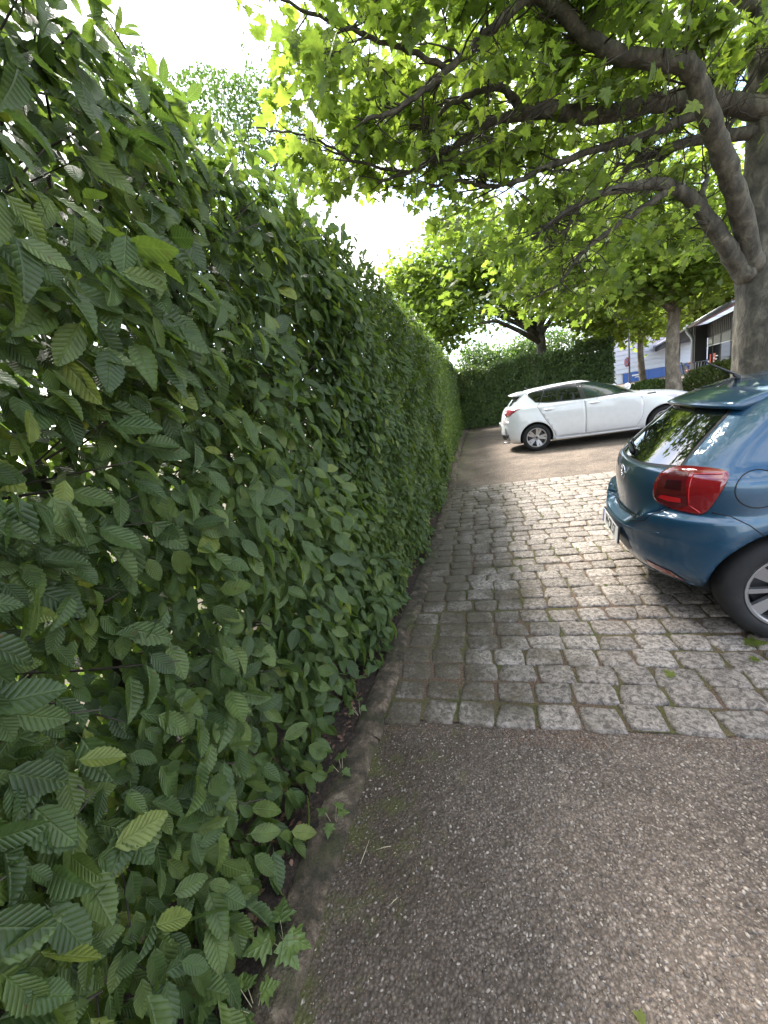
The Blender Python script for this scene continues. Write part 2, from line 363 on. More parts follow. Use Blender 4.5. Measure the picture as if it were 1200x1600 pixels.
# ---------------------------------------------------------------- scatter of one base mesh (numpy)
def scatter(name, BV, BF, UV, POS, ROTM, SCL, RND, m, parent=None, smooth=True):
    BV = np.asarray(BV, float); n = len(POS); nv = len(BV); fl = np.concatenate([np.array(f) for f in BF]); ls = np.array([len(f) for f in BF])
    V = np.einsum('nij,vj->nvi', ROTM, BV)*np.asarray(SCL)[:, None, None]+np.asarray(POS)[:, None, :]
    me = bpy.data.meshes.new(name); me.vertices.add(n*nv); me.vertices.foreach_set('co', V.reshape(-1).astype(np.float32))
    nl = len(fl); me.loops.add(n*nl); me.loops.foreach_set('vertex_index', (fl[None]+(np.arange(n)*nv)[:, None]).reshape(-1).astype(np.int32))
    st = np.concatenate([[0], np.cumsum(ls)[:-1]]); me.polygons.add(n*len(ls))
    me.polygons.foreach_set('loop_start', (st[None]+(np.arange(n)*nl)[:, None]).reshape(-1).astype(np.int32))
    try: me.polygons.foreach_set('loop_total', np.tile(ls, n).astype(np.int32))
    except Exception: pass
    me.update(calc_edges=True)
    if UV is not None:
        u = me.uv_layers.new(name='UVMap'); UV = np.asarray(UV, np.float32); u.data.foreach_set('uv', np.tile(UV[fl], (n, 1)).reshape(-1))
    a = me.attributes.new('rnd', 'FLOAT', 'POINT'); a.data.foreach_set('value', np.repeat(RND, nv).astype(np.float32))
    if smooth: me.polygons.foreach_set('use_smooth', np.ones(n*len(ls), bool))
    me.materials.append(m); me.validate()
    return link(name, me, parent)
def frames(tip, nrm):                  # columns: x side, y tip, z normal
    t = tip/np.linalg.norm(tip, axis=1, keepdims=True); z = nrm-(nrm*t).sum(1, keepdims=True)*t; z /= np.linalg.norm(z, axis=1, keepdims=True)+1e-9
    return np.stack([np.cross(t, z), t, z], -1)
def randrot(n):
    q = rng.normal(size=(n, 4)); q /= np.linalg.norm(q, axis=1, keepdims=True); w, x, y, z = q.T
    return np.stack([np.stack([1-2*(y*y+z*z), 2*(x*y-z*w), 2*(x*z+y*w)], -1), np.stack([2*(x*y+z*w), 1-2*(x*x+z*z), 2*(y*z-x*w)], -1), np.stack([2*(x*z-y*w), 2*(y*z+x*w), 1-2*(x*x+y*y)], -1)], 1)
# pebbles pressed into the asphalt, crumbs in the joints
def pebbles():
    OV = [(1, 0, 0), (.3, .8, .1), (-.7, .55, 0), (-.9, -.4, .1), (0, -.9, 0), (.7, -.5, .1), (.1, .1, .55), (-.2, -.2, -.5)]
    OF = [(i, (i+1) % 6, 6) for i in range(6)]+[((i+1) % 6, i, 7) for i in range(6)]
    def put(name, n, xr, yr, s0, s1, m, z, keep, lab):
        p = np.stack([rng.uniform(*xr, n), rng.uniform(*yr, n), np.zeros(n)], 1)
        u, v, d = proj(p); ok = (u > -60) & (u < 1260) & (v < 1680) & (d > 0); ok &= keep(p); p = p[ok]; n = len(p)
        s = np.exp(rng.uniform(math.log(s0), math.log(s1), n)); p[:, 2] = gz(p[:, 0], p[:, 1])+z+rng.uniform(-.3, .15, n)*s
        a = rng.uniform(0, 6.28, n); c, sn = np.cos(a), np.sin(a); R = np.zeros((n, 3, 3)); R[:, 0, 0] = c; R[:, 0, 1] = -sn*.7; R[:, 1, 0] = sn; R[:, 1, 1] = c*.7; R[:, 2, 2] = .8
        R = R+rng.normal(0, .08, (n, 3, 3))
        o = scatter(name, OV, OF, None, p, R, s, rng.random(n), m, smooth=False); tag(o, lab, kind='stuff')
    nz = lambda p: .5+.5*np.sin(p[:, 0]*3.1+1)*np.sin(p[:, 1]*4.3)
    put('stone_chips', 30000, (-.7, 2.2), (.25, 1.66), .0024, .0092, m_peb, .0002, lambda p: rng.random(len(p)) < (.25+.75*sm((p[:, 0]+.5)/.9)), 'small pale stone chips worn out of the near asphalt')
    put('stone_crumbs', 9000, (-.7, .6), (.25, 1.75), .0012, .0028, m_crumb, .001, lambda p: rng.random(len(p)) < .3+.7*sm((-.1-p[:, 0])/.5), 'fine pale grit lying on the asphalt beside the kerb')
    put('edge_crumbs', 7000, (-.7, 2.2), (1.56, 1.72), .0018, .0042, m_crumb, .002, lambda p: rng.random(len(p)) < .25+.75*(np.sin(p[:, 0]*9)+np.sin(p[:, 0]*4+1) > .2), 'brown crumbs gathered along the first row of setts')
    put('joint_crumbs', 34000, (-.7, 3.0), (1.6, 5.2), .0015, .0034, m_crumb, .0065, lambda p: rng.random(len(p)) < sm((6-p[:, 1])/3.5), 'brown seed crumbs and grit in the joints of the setts')
pebbles()

# ---------------------------------------------------------------- leaf base meshes (length 1 along +y)
def horn_leaf(nv=9, ridge=2, curl=0., fat=1., fold=.10):
    V = []; F = []; UV = []; rows = nv*ridge+1
    for i in range(rows):
        t = i/(rows-1); w = fat*.275*math.sin(math.pi*min(1, t**.74))**.75*(1-.45*t*t)+(.002 if i in (0, rows-1) else 0)
        hi = (i % 2 == 0)
        w2 = w*(1.06 if hi else .94)
        for s in (-1, 0, 1):
            lag = .10*abs(s)*(.3+math.sin(math.pi*t))
            z = (.014 if hi else -.010)*min(1, 3*abs(s))*(1 if abs(s) else 0)+fold*3*w*abs(s)*.4-(.10+curl)*t*t
            V.append((w2*s, min(t+lag, 1.02) if 0 < i < rows-1 else t, z)); UV.append((w2*s, t+lag*1.0))
    for i in range(rows-1):
        for j in range(2): a = i*3+j; F.append((a, a+1, a+4, a+3))
    V += [(-.008, 0, 0), (.008, 0, 0), (.0, -.16, .02)]; k = len(V)-3; UV += [(0, 0)]*3; F.append((k, k+2, k+1))
    return V, F, UV
def mid_leaf():
    V = []; F = []; UV = []
    for t, w in ((0, .02), (.18, .21), (.42, .27), (.72, .18), (1, .0)):
        if t == 1: V.append((0, 1, -.12)); UV.append((0, 1)); continue
        for s in (-1, 0, 1): V.append((w*s, t+.05*abs(s)*(t > 0), .12*w*abs(s)-.12*t*t)); UV.append((w*s, t+.05*abs(s)))
    for i in range(3):
        for j in range(2): a = i*3+j; F.append((a, a+1, a+4, a+3))
    F += [(9, 10, 12), (10, 11, 12)]
    return V, F, UV
def far_leaf():
    V = [(0, 0, 0), (.27, .35, .05), (.2, .72, .0), (0, 1, -.08), (-.2, .72, 0), (-.27, .35, .05), (0, .5, -.02)]
    return V, [(0, 1, 6), (1, 2, 6), (2, 3, 6), (3, 4, 6), (4, 5, 6), (5, 0, 6)], [(v[0], v[1]) for v in V]
def plane_leaf(full=True):
    pts = [(0, 0), (.14, -.06), (.36, .02), (.30, .16), (.56, .28), (.38, .36), (.40, .52), (.20, .56), (.14, .74), (0, 1.0)]
    if full:
        pts = [(0, 0), (.12, -.07), (.24, -.03), (.42, .00), (.34, .12), (.30, .18), (.46, .22), (.60, .34), (.46, .38), (.28, .42), (.34, .56), (.20, .60), (.13, .78), (0, 1.0)]
    ring = pts+[(-x, y) for (x, y) in pts[-2:0:-1]]
    V = [(0, .3, 0)]; n = len(ring)
    for (x, y) in ring:
        r = math.hypot(x, y-.3); V.append((x, y, -.16*r*r+.05*math.cos(5*math.atan2(x, y-.3))*r))
    F = [(0, 1+(i+1) % n, 1+i) for i in range(n)]
    UV = [(v[0], v[1]) for v in V]
    if full:
        k = len(V); V += [(-.008, 0, 0), (.008, 0, 0), (0, -.4, .1)]; UV += [(0, 0)]*3; F.append((k, k+1, k+2))
    return V, F, UV
HN2 = horn_leaf(curl=.25, fat=.85, fold=.45); HN3 = horn_leaf(curl=-.12, fat=1.08, fold=.22)
HN, MD, FR, PL, PS = horn_leaf(), mid_leaf(), far_leaf(), plane_leaf(), plane_leaf(False)

# ---------------------------------------------------------------- near hedge
def hedge_face(y): return kerbx(y)-.20
def hedge():
    root = empty('hornbeam_hedge', (-1.45, 8, 0)); root_inv = Vector((1.45, -8, 0))
    tag(root, 'tall clipped green hornbeam hedge along the left kerb', 'hedge')
    TH = 1.05
    def sample(n, y0, y1, d0, d1, zmax=2.85, pw=1.0):
        y = y0+(y1-y0)*rng.random(n)**pw; z = rng.uniform(.03, zmax, n)
        z = np.where(z < .35, z+.1*(rng.random(n) < .4), z)
        dep = d0+(d1-d0)*rng.random(n)**1.6
        # lumpy face
        lump = .05*np.sin(y*3.3+z*2.1)+.04*np.sin(y*7.1-z*5.3)+.03*np.sin(z*9+y*2)
        x = hedge_face(y)+lump-dep-.05*sm((z-2.3)/.6)+.03*sm((.8-z)/.8)
        return np.stack([x, y, z+0*x], 1)
    def orient(n, up=.35):
        tip = np.stack([rng.normal(.45, .35, n), rng.normal(0, .65, n), rng.normal(-.75, .4, n)], 1)
        nr = np.stack([rng.normal(.9, .35, n), rng.normal(0, .4, n), rng.normal(up, .35, n)], 1)
        return frames(tip, nr)
    def rnds(n, y, z):
        r = rng.beta(1.5, 1.7, n)*.82+.08*np.sin(y*2+z*3)+.12*(z < 1.25)-.05; r = np.where(rng.random(n) < .035, rng.uniform(.93, 1, n), r); return np.clip(r, 0, 1)
    def lay(name, base, n, y0, y1, d0, d1, s0, s1, gap=0, pw=1., zmax=2.85):
        p = sample(n, y0, y1, d0, d1, zmax, pw)
        if gap:
            g = np.sin(p[:, 1]*5.1+p[:, 2]*3.7+1)*np.sin(p[:, 1]*3.3-p[:, 2]*6.1)+.5*np.sin(p[:, 1]*13+p[:, 2]*11)
            p = p[(g < .55) | (rng.random(len(p)) < 1-gap)]
        p[:, 2] += gz(p[:, 0], p[:, 1])
        n = len(p); r = rnds(n, p[:, 1], p[:, 2]); R = orient(n); s = s0+(s1-s0)*rng.beta(1.8, 1.6, n)
        return p, R, s, r
    p, R, s, r = lay('l', HN, 6000, -.9, 3.0, 0, .20, .055, .135, .8, 1.)
    u, v, d = proj(p); vis = (d > .05) & (u > -30) & (u < 1200) & (v > -40) & (v < 1640)
    size = np.where(vis, s*FPX/np.maximum(d, .3), 0); dep = hedge_face(p[:, 1])-p[:, 0]; score = size*(1-2*np.clip(dep, 0, .4)); idx = np.argsort(-score)
    big, rest = idx[:300], idx[300:]
    vmesh = []
    for k in range(12):
        me = meshdata('leaf', (HN, HN2, HN3)[k % 3][0], HN[1], True, m_horn); uvl = me.uv_layers.new(name='UVMap')
        fl = [i for f in HN[1] for i in f]; uvl.data.foreach_set('uv', np.array(HN[2], np.float32)[fl].reshape(-1))
        a = me.attributes.new('rnd', 'FLOAT', 'POINT'); a.data.foreach_set('value', [k/11*.78+.02 if k < 11 else .97]*len(HN[0])); vmesh.append(me)
    for i in big:
        k = min(11, max(0, int(r[i]/.78*11)))
        if k == 11 and r[i] < .9: k = 10
        o = link('leaf', vmesh[k], root); m = Matrix([list(R[i][j]*s[i])+[p[i][j]+root_inv[j]] for j in range(3)]+[[0, 0, 0, 1]]); o.matrix_local = m
    def emit(name, base, p, R, s, r):
        o = scatter(name, base[0], base[1], base[2], p+np.array(root_inv), R, s, r, m_horn, root); tag(o, kind='stuff')
    for k, bs in enumerate((HN, HN2, HN3)): q = rest[k::3]; emit('near_leaves', bs, p[q], R[q], s[q], r[q])
    emit('second_leaves', MD, *lay('n', MD, 21000, -.9, 3.2, .08, .6, .055, .09, .6))
    emit('middle_leaves', MD, *lay('m', MD, 30000, 2.5, 8, 0, .30, .055, .088, .1))
    emit('far_leaves', FR, *lay('f', FR, 42000, 7.5, 20.2, 0, .25, .055, .09))
    p, R, s, r = lay('i', MD, 22000, -1, 8, .35, TH-.1, .055, .09); emit('inner_leaves', FR, p, R, s, r*.6)  # inner leaves toned darker: shade of the hedge's depth put into their colour
    p, R, s, r = lay('b', MD, 20000, -1, 20.2, TH-.15, TH+.1, .05, .085); R = R*np.array([-1, 1, 1])[None, :, None]; emit('back_leaves', FR, p, R, s, r)
    # top with young shoots
    n = 13000; y = -1+21.2*rng.random(n)**1.5; x = hedge_face(y)-rng.uniform(-.03, TH, n); z = 2.80+.05*np.sin(y*2.3)+.04*np.sin(y*6.1+x*5)+rng.exponential(.035, n)-rng.exponential(.06, n)
    tip = np.stack([rng.normal(0, .5, n), rng.normal(0, .6, n), rng.normal(.35, .6, n)], 1); nr = np.stack([rng.normal(.3, .5, n), rng.normal(0, .5, n), rng.normal(1, .4, n)], 1)
    emit('top_leaves', MD, np.stack([x, y, z+gz(x, y)], 1), frames(tip, nr), rng.uniform(.05, .09, n), np.clip(rng.beta(2.5, 2.2, n)*.85, 0, 1))
    # shoots standing out of the top
    t = MB(); LP = []; LT = []
    for k in range(90):
        y0 = -.6+18*random.random()**1.6; x0 = hedge_face(y0)-random.uniform(-.02, .5); h = random.uniform(.08, .26)
        lx, ly = random.uniform(-.06, .12), random.uniform(-.08, .08); b = Vector((x0, y0, 2.76+float(gz(x0, y0)))); e = b+Vector((lx, ly, h))
        t.tube([b+root_inv, b.lerp(e, .5)+root_inv, e+root_inv], [.003, .0022, .0012], 4)
        for q in range(5):
            LP.append(b.lerp(e, .25+q*.18)); a = q*2.6+k; LT.append((math.cos(a), math.sin(a), random.uniform(-.1, .6)))
    LP = np.array([tuple(v) for v in LP]); LT = np.array(LT); n = len(LP)
    emit('shoot_leaves', MD, LP, frames(LT, np.stack([rng.normal(0, .3, n), rng.normal(0, .3, n), np.ones(n)], 1)), rng.uniform(.045, .075, n), rng.uniform(.3, .8, n))
    # stems and twigs
    for y in np.arange(-.7, 19.8, .42):
        x = -1.42+random.uniform(-.1, .1); b = MB(); z0 = float(gz(x, y)); pts = [Vector((x+random.uniform(-.05, .05)*(k > 0), y+random.uniform(-.06, .06)*(k > 0), z0+k*.45-.05))+root_inv for k in range(7)]
        b.tube(pts, [.03-.003*k for k in range(7)], 7); b.build('stem', m_twig, root, True)
    for k in range(900):
        y0 = -.9+7.5*random.random()**1.4; z0 = random.uniform(.08, 2.7); x0 = -1.42+random.uniform(-.2, .15); fx = float(hedge_face(y0))-random.uniform(0, .15)
        e = Vector((fx, y0+random.uniform(-.35, .35), z0+random.uniform(-.1, .35))); b = Vector((x0, y0, z0)); c = b.lerp(e, .5)+Vector((0, random.uniform(-.06, .06), random.uniform(-.04, .08)))
        t.tube([b+root_inv, c+root_inv, e+root_inv], [.006, .004, .0018], 4)
        if k % 2: t.tube([c+root_inv, e+Vector((random.uniform(-.1, .02), random.uniform(-.25, .25), random.uniform(-.25, .2)))+root_inv], [.003, .0014], 4)
    o = t.build('twigs', m_twig, root, True); tag(o, kind='stuff')
hedge()

# ---------------------------------------------------------------- trees
def lump_leaves(name, base, blobs, n, per, s0, s1, m, parent, origin, spread=.35, reject=None, bias=.6, rshift=0., zmin=None, flat=.55):
    """leaves gathered in clumps through ellipsoid volumes; blobs: (centre, radii, weight)"""
    W_ = np.array([b[2] for b in blobs], float); W_ /= W_.sum(); K = n//per; which = rng.choice(len(blobs), K, p=W_)
    d = rng.normal(size=(K, 3)); d /= np.linalg.norm(d, axis=1, keepdims=True); r = rng.random(K)**bias*.5+.5*rng.random(K)**.33
    r = np.clip(r, 0, 1); C = np.array([blobs[w][0] for w in which]); Rr = np.array([blobs[w][1] for w in which]); c = C+d*Rr*r[:, None]
    tone = rng.normal(0, .10, K)
    p = np.repeat(c, per, 0)+rng.normal(size=(K*per, 3))*np.array([spread, spread, spread*flat]); tone = np.repeat(tone, per)
    ok = np.ones(len(p), bool)
    if reject is not None: ok &= ~reject(p)
    if zmin is not None: ok &= p[:, 2] > zmin+.5*np.sin(p[:, 0]*2.1)*np.sin(p[:, 1]*1.7)
    p = p[ok]; tone = tone[ok]; n = len(p)
    tip = np.stack([rng.normal(0, .8, n), rng.normal(0, .8, n), rng.normal(-.45, .4, n)], 1); nr = np.stack([rng.normal(0, .45, n), rng.normal(0, .45, n), rng.normal(1, .3, n)], 1)
    rn = np.clip(rng.beta(2.5, 2.5, n)*.8+tone+rshift, 0, 1)
    o = scatter(name, base[0], base[1], base[2], p-np.array(origin), frames(tip, nr), rng.uniform(s0, s1, n), rn, m, parent); tag(o, kind='stuff'); return o
def inpoly(u, v, poly):
    c = np.zeros(len(u), bool); n = len(poly); j = n-1
    for i in range(n):
        xi, yi = poly[i]; xj, yj = poly[j]
        h = ((yi > v) != (yj > v)) & (u < (xj-xi)*(v-yi)/((yj-yi) if yj != yi else 1e-9)+xi); c ^= h; j = i
    return c
OPEN1 = [(-200, -400), (325, -400), (335, 0), (385, 45), (378, 90), (400, 160), (368, 185), (392, 215), (430, 255), (455, 288), (485, 305), (505, 345), (560, 325), (600, 303), (655, 333), (668, 345), (655, 400), (600, 440), (640, 520), (400, 500), (-200, 300)]
LIMBPX = []
def clear_of_limbs(p):
    u, v, d = proj(p); bad = np.zeros(len(p), bool)
    for (a, b, da, w) in LIMBPX:
        ab = b-a; t = np.clip(((u-a[0])*ab[0]+(v-a[1])*ab[1])/(ab@ab+1e-6), 0, 1); q = np.hypot(u-a[0]-ab[0]*t, v-a[1]-ab[1]*t)
        bad |= (q < w) & (d < da+.15) & (d > 0)
    return bad & (rng.random(len(p)) < .95)
def big_tree():
    O = Vector((3.66, 6.75, 0)); root = empty('plane_tree', O)
    tag(root, 'largest plane tree with thick grey trunk and long limbs at the right edge', 'tree', 'plane trees of the car park')
    def w(u, v, Y): return Vector(P(u, v, Y))-O
    def cr(pts, k=5):                   # catmull-rom
        out = []; n = len(pts)
        for i in range(n-1):
            p0, p1, p2, p3 = pts[max(i-1, 0)], pts[i], pts[i+1], pts[min(i+2, n-1)]
            for j in range(k):
                t = j/k; out.append(.5*((2*p1)+(p2-p0)*t+(2*p0-5*p1+4*p2-p3)*t*t+(3*p1-p0-3*p2+p3)*t**3))
        out.append(pts[-1]); return out
    allp = []
    def limb(spec, r0, r1, name='limb', n=12, wob=.02):
        pts = cr([w(*s) for s in spec]); N = len(pts)
        pts = [p+Vector((random.uniform(-1, 1), random.uniform(-1, 1), random.uniform(-1, 1)))*wob*(.3+.3*(0 < i < N-1)) for i, p in enumerate(pts)]
        rad = [(r0+(r1-r0)*(i/(N-1))**.85)*.8*(1+.04*math.sin(i*1.3)) for i in range(N)]
        b = MB(); b.tube(pts, rad, n); b.build(name, m_bark, root, True); allp.append((pts, rad))
        uu, vv, dd = proj(np.array([tuple(p+O) for p in pts]))
        for i in range(N-1): LIMBPX.append((np.array([uu[i], vv[i]]), np.array([uu[i+1], vv[i+1]]), dd[i], rad[i]*FPX/dd[i]+15))
        return pts
    # trunk
    b = MB(); tp = [Vector((0, 0, -.1)), Vector((0, 0, .12)), Vector((0, 0, .5)), Vector((.0, 0, 1.2)), Vector((-.01, 0, 1.9)), Vector((-.02, 0, 2.4))]
    top = [w(1185, 345, 6.75), w(1193, 240, 6.8), w(1196, 150, 6.9), w(1192, 60, 7.0), w(1186, -60, 7.1), w(1180, -200, 7.1), w(1165, -400, 7.2)]
    pts = cr(tp+top, 8); N = len(pts); rad = []
    for i, p in enumerate(pts):
        z = p.z; r = .30+.16*math.exp(-max(z, 0)/.3) if z < 2.4 else max(.03, .30-.10*sm((z-2.4)/.5)-.03*(z-2.9)*(z > 2.9)); rad.append(float(r))
    b.tube(pts, rad, 40)
    V = b.V
    for i, v in enumerate(V):
        p = Vector(v); k = i//40; c = pts[min(k, N-1)]; d = p-c; a = math.atan2(d.y, d.x); f = 1+.045*math.sin(a*3+p.z*1.3)+.03*math.sin(a*5-p.z*2.6)+.02*math.sin(a*9+p.z*5.1)+random.uniform(-.008, .008); V[i] = tuple(c+d*f)
    b.build('trunk', m_bark, root, True)
    a1 = limb([(1165, 432, 6.6), (1148, 405, 6.5), (1120, 362, 6.35), (1085, 315, 6.2), (1040, 288, 6.0), (985, 293, 5.8), (930, 305, 5.5), (880, 335, 5.2), (830, 374, 5.0)], .15, .022)
    limb([(1048, 293, 6.02), (1000, 328, 5.9), (945, 365, 5.8), (905, 400, 5.7), (875, 440, 5.5), (825, 470, 5.3)], .055, .012)
    limb([(905, 318, 5.4), (890, 350, 5.35), (870, 375, 5.3), (845, 392, 5.2)], .035, .012)
    limb([(1178, 420, 6.6), (1163, 352, 6.35), (1137, 265, 6.0), (1112, 200, 5.7), (1095, 145, 5.45), (1078, 104, 5.3), (1035, 96, 5.2), (965, 84, 5.1), (915, 55, 4.95), (880, 22, 4.8), (840, -8, 4.7), (800, -25, 4.6)], .15, .055)
    limb([(828, -8, 4.7), (790, 25, 4.55), (745, 66, 4.4), (705, 105, 4.2), (660, 142, 4.0), (610, 175, 3.8), (570, 190, 3.6)], .06, .014)
    limb([(1195, 172, 6.8), (1130, 158, 6.5), (1060, 156, 6.2), (1000, 166, 6.0), (930, 180, 5.7), (865, 172, 5.4), (812, 176, 5.2)], .145, .085)
    limb([(815, 172, 5.2), (800, 150, 5.15), (775, 136, 5.05), (735, 147, 4.9), (700, 166, 4.8), (668, 190, 4.7), (640, 200, 4.6)], .055, .015)
    limb([(815, 178, 5.2), (775, 188, 5.1), (730, 214, 4.95), (690, 240, 4.75), (640, 268, 4.5), (590, 285, 4.3)], .065, .013)
    limb([(1098, 178, 6.4), (1050, 194, 6.2), (1000, 214, 6.0), (950, 228, 5.8), (900, 245, 5.6), (850, 262, 5.4), (800, 286, 5.2), (760, 293, 5.0), (720, 284, 4.85), (675, 290, 4.7)], .07, .014)
    limb([(1190, 208, 6.85), (1120, 213, 6.7), (1060, 226, 6.6), (1010, 246, 6.5), (975, 268, 6.4)], .10, .04)
    limb([(1118, 250, 6.6), (1140, 200, 6.65), (1165, 140, 6.7), (1200, 80, 6.8)], .03, .03)
    limb([(1175, 20, 7.0), (1100, -60, 6.7), (1000, -120, 6.4), (860, -180, 6.0)], .09, .03)
    limb([(1060, 226, 6.6), (1030, 250, 6.7), (1000, 258, 6.8), (960, 255, 6.9)], .04, .02)
    limb([(1100, 330, 6.3), (1098, 300, 6.5), (1105, 275, 6.7)], .05, .035)
    limb([(700, 108, 4.2), (640, 80, 3.9), (580, 60, 3.6), (500, 30, 3.3), (430, -10, 3.1)], .03, .01)
    limb([(640, 270, 4.5), (560, 255, 4.1), (500, 220, 3.8), (440, 205, 3.6), (400, 200, 3.5)], .018, .007)
    # twigs
    t = MB(); leaves = []
    def twig(p, d, l, r, depth):
        q0 = np.array([tuple(p+O+d.normalized()*l)]); uu, vv, _ = proj(q0)
        if inpoly(uu, vv, OPEN1)[0]: return
        n = 5; pts = [p]; dd = d.normalized()
        for i in range(n):
            dd = (dd+Vector((random.uniform(-.35, .35), random.uniform(-.35, .35), random.uniform(-.3, .3)))).normalized(); pts.append(pts[-1]+dd*l/n)
            if depth < 2 and random.random() < .5: twig(pts[-1], (dd+Vector((random.uniform(-1, 1), random.uniform(-1, 1), random.uniform(-.5, .7)))), l*.6, r*.6, depth+1)
            if i > 0 or depth > 0:
                for q in range(1): leaves.append(tuple(pts[-1]+O+Vector((random.gauss(0, .05), random.gauss(0, .05), random.gauss(0, .05)))))
        t.tube(pts, [r*(1-.14*i) for i in range(n+1)], 4, False)
    for (pts, rad) in allp:
        N = len(pts)
        for k in range(int(N*.75)):
            i = random.randint(int(N*.25), N-1); d = (pts[min(i+1, N-1)]-pts[max(i-1, 0)]).normalized()
            a = Vector((random.uniform(-1, 1), random.uniform(-1, 1), random.uniform(-.45, .9))); twig(pts[i], d*.5+a, random.uniform(.35, .95), min(.011, rad[i]*.5), 0)
    o = t.build('twigs', m_twig, root, True); tag(o, kind='stuff')
    p = np.array(leaves); u, v, dd = proj(p); ok = ~inpoly(u, v, OPEN1) & (p[:, 2] > 2.3) & ~clear_of_limbs(p) & ~((u > 1120) & (v > 150)); p = p[ok]; dd = dd[ok]; u = u[ok]; v = v[ok]; n = len(p)
    print('twig leaves', n)
    tip = np.stack([rng.normal(-.2, .7, n), rng.normal(-.2, .7, n), rng.normal(-.55, .4, n)], 1); nr = np.stack([rng.normal(0, .5, n), rng.normal(0, .5, n), rng.normal(1, .3, n)], 1)
    R = frames(tip, nr); s = rng.uniform(.07, .13, n); r = np.clip(rng.beta(2.5, 2.5, n)*.85+.05, 0, 1)
    vis = (dd > .5) & (u > 0) & (u < 1200) & (v > 0) & (v < 700); sc = np.where(vis, s/np.maximum(dd, .1), 0); idx = np.argsort(-sc); big, rest = idx[:300], idx[300:]
    vm = []
    for k in range(6):
        me = meshdata('leaf', PL[0], PL[1], False, m_plane); uvl = me.uv_layers.new(name='UVMap'); fl = [i for f in PL[1] for i in f]; uvl.data.foreach_set('uv', np.array(PL[2], np.float32)[fl].reshape(-1))
        a = me.attributes.new('rnd', 'FLOAT', 'POINT'); a.data.foreach_set('value', [.1+k*.15]*len(PL[0])); vm.append(me)
    On = np.array(O)
    for i in big:
        o = link('leaf', vm[min(5, int(r[i]*6))], root); o.matrix_local = Matrix([list(R[i][j]*s[i])+[p[i][j]-On[j]] for j in range(3)]+[[0, 0, 0, 1]])
    o = scatter('twig_leaves', PL[0], PL[1], PL[2], p[rest]-On, R[rest], s[rest], r[rest], m_plane, root, False); tag(o, kind='stuff')
    rej = lambda q: clear_of_limbs(q) | inpoly(*proj(q)[:2], OPEN1) | (np.linalg.norm(q-CAM, axis=1) < 2.2)
    lump_leaves('crown', PS, [((2.6, 6.3, 6.3), (3.9, 3.8, 2.6), 3), ((.6, 4.6, 5.2), (1.9, 2.4, 1.4), 1.1), ((4.5, 8.2, 5.6), (2.8, 3, 2.2), 1.0)], 11500, 14, .09, .145, m_plane, root, On, .3, rej, .6, .1, 4.3)
big_tree()
def tree(name, label, base, fork, r0, limbs, blobs, n, leaf, s0, s1, m, bark, per=24, spread=.4, group=None, reject=None, rshift=0., zmin=None, ls=7, lean=(0, 0)):
    O = np.array(base, float); root = empty(name, base); tag(root, label, 'tree', group)
    b = MB(); pts = []; rad = []
    for k in range(9):
        t = k/8; pts.append((lean[0]*t+.03*math.sin(5*t+r0*9), lean[1]*t+.03*math.sin(3*t), fork*t-.05)); rad.append(r0*(1+.35*math.exp(-t*9)-.28*t))
    b.tube(pts, rad, 14); b.build('trunk', bark, root, True)
    top = Vector(pts[-1])
    for k in range(limbs):
        bl = blobs[k % len(blobs)]; a = 2.4*k+1; tgt = Vector(bl[0])-Vector(base)+Vector((math.cos(a)*bl[1][0]*.6, math.sin(a)*bl[1][1]*.6, random.uniform(-.3, .5)*bl[1][2]))
        st = top-Vector((0, 0, random.uniform(0, .2)*fork)); mid = st.lerp(tgt, .5)+Vector((0, 0, .12*(tgt-st).length)); q = MB()
        P_ = [st, st.lerp(mid, .5)+Vector((0, 0, .05)), mid, mid.lerp(tgt, .5), tgt]; q.tube(P_, [r0*.5, r0*.38, r0*.28, r0*.16, r0*.06], 7); q.build('branch', bark, root, True)
        w2 = MB()
    lump_leaves('crown', leaf, blobs, n, per, s0, s1, m, root, O, spread, reject, .6, rshift, zmin)
    return root
def zz(x, y): return float(gz(x, y))
def A(u, v, Y): return tuple(P(u, v, Y))
GP = 'plane trees of the car park'
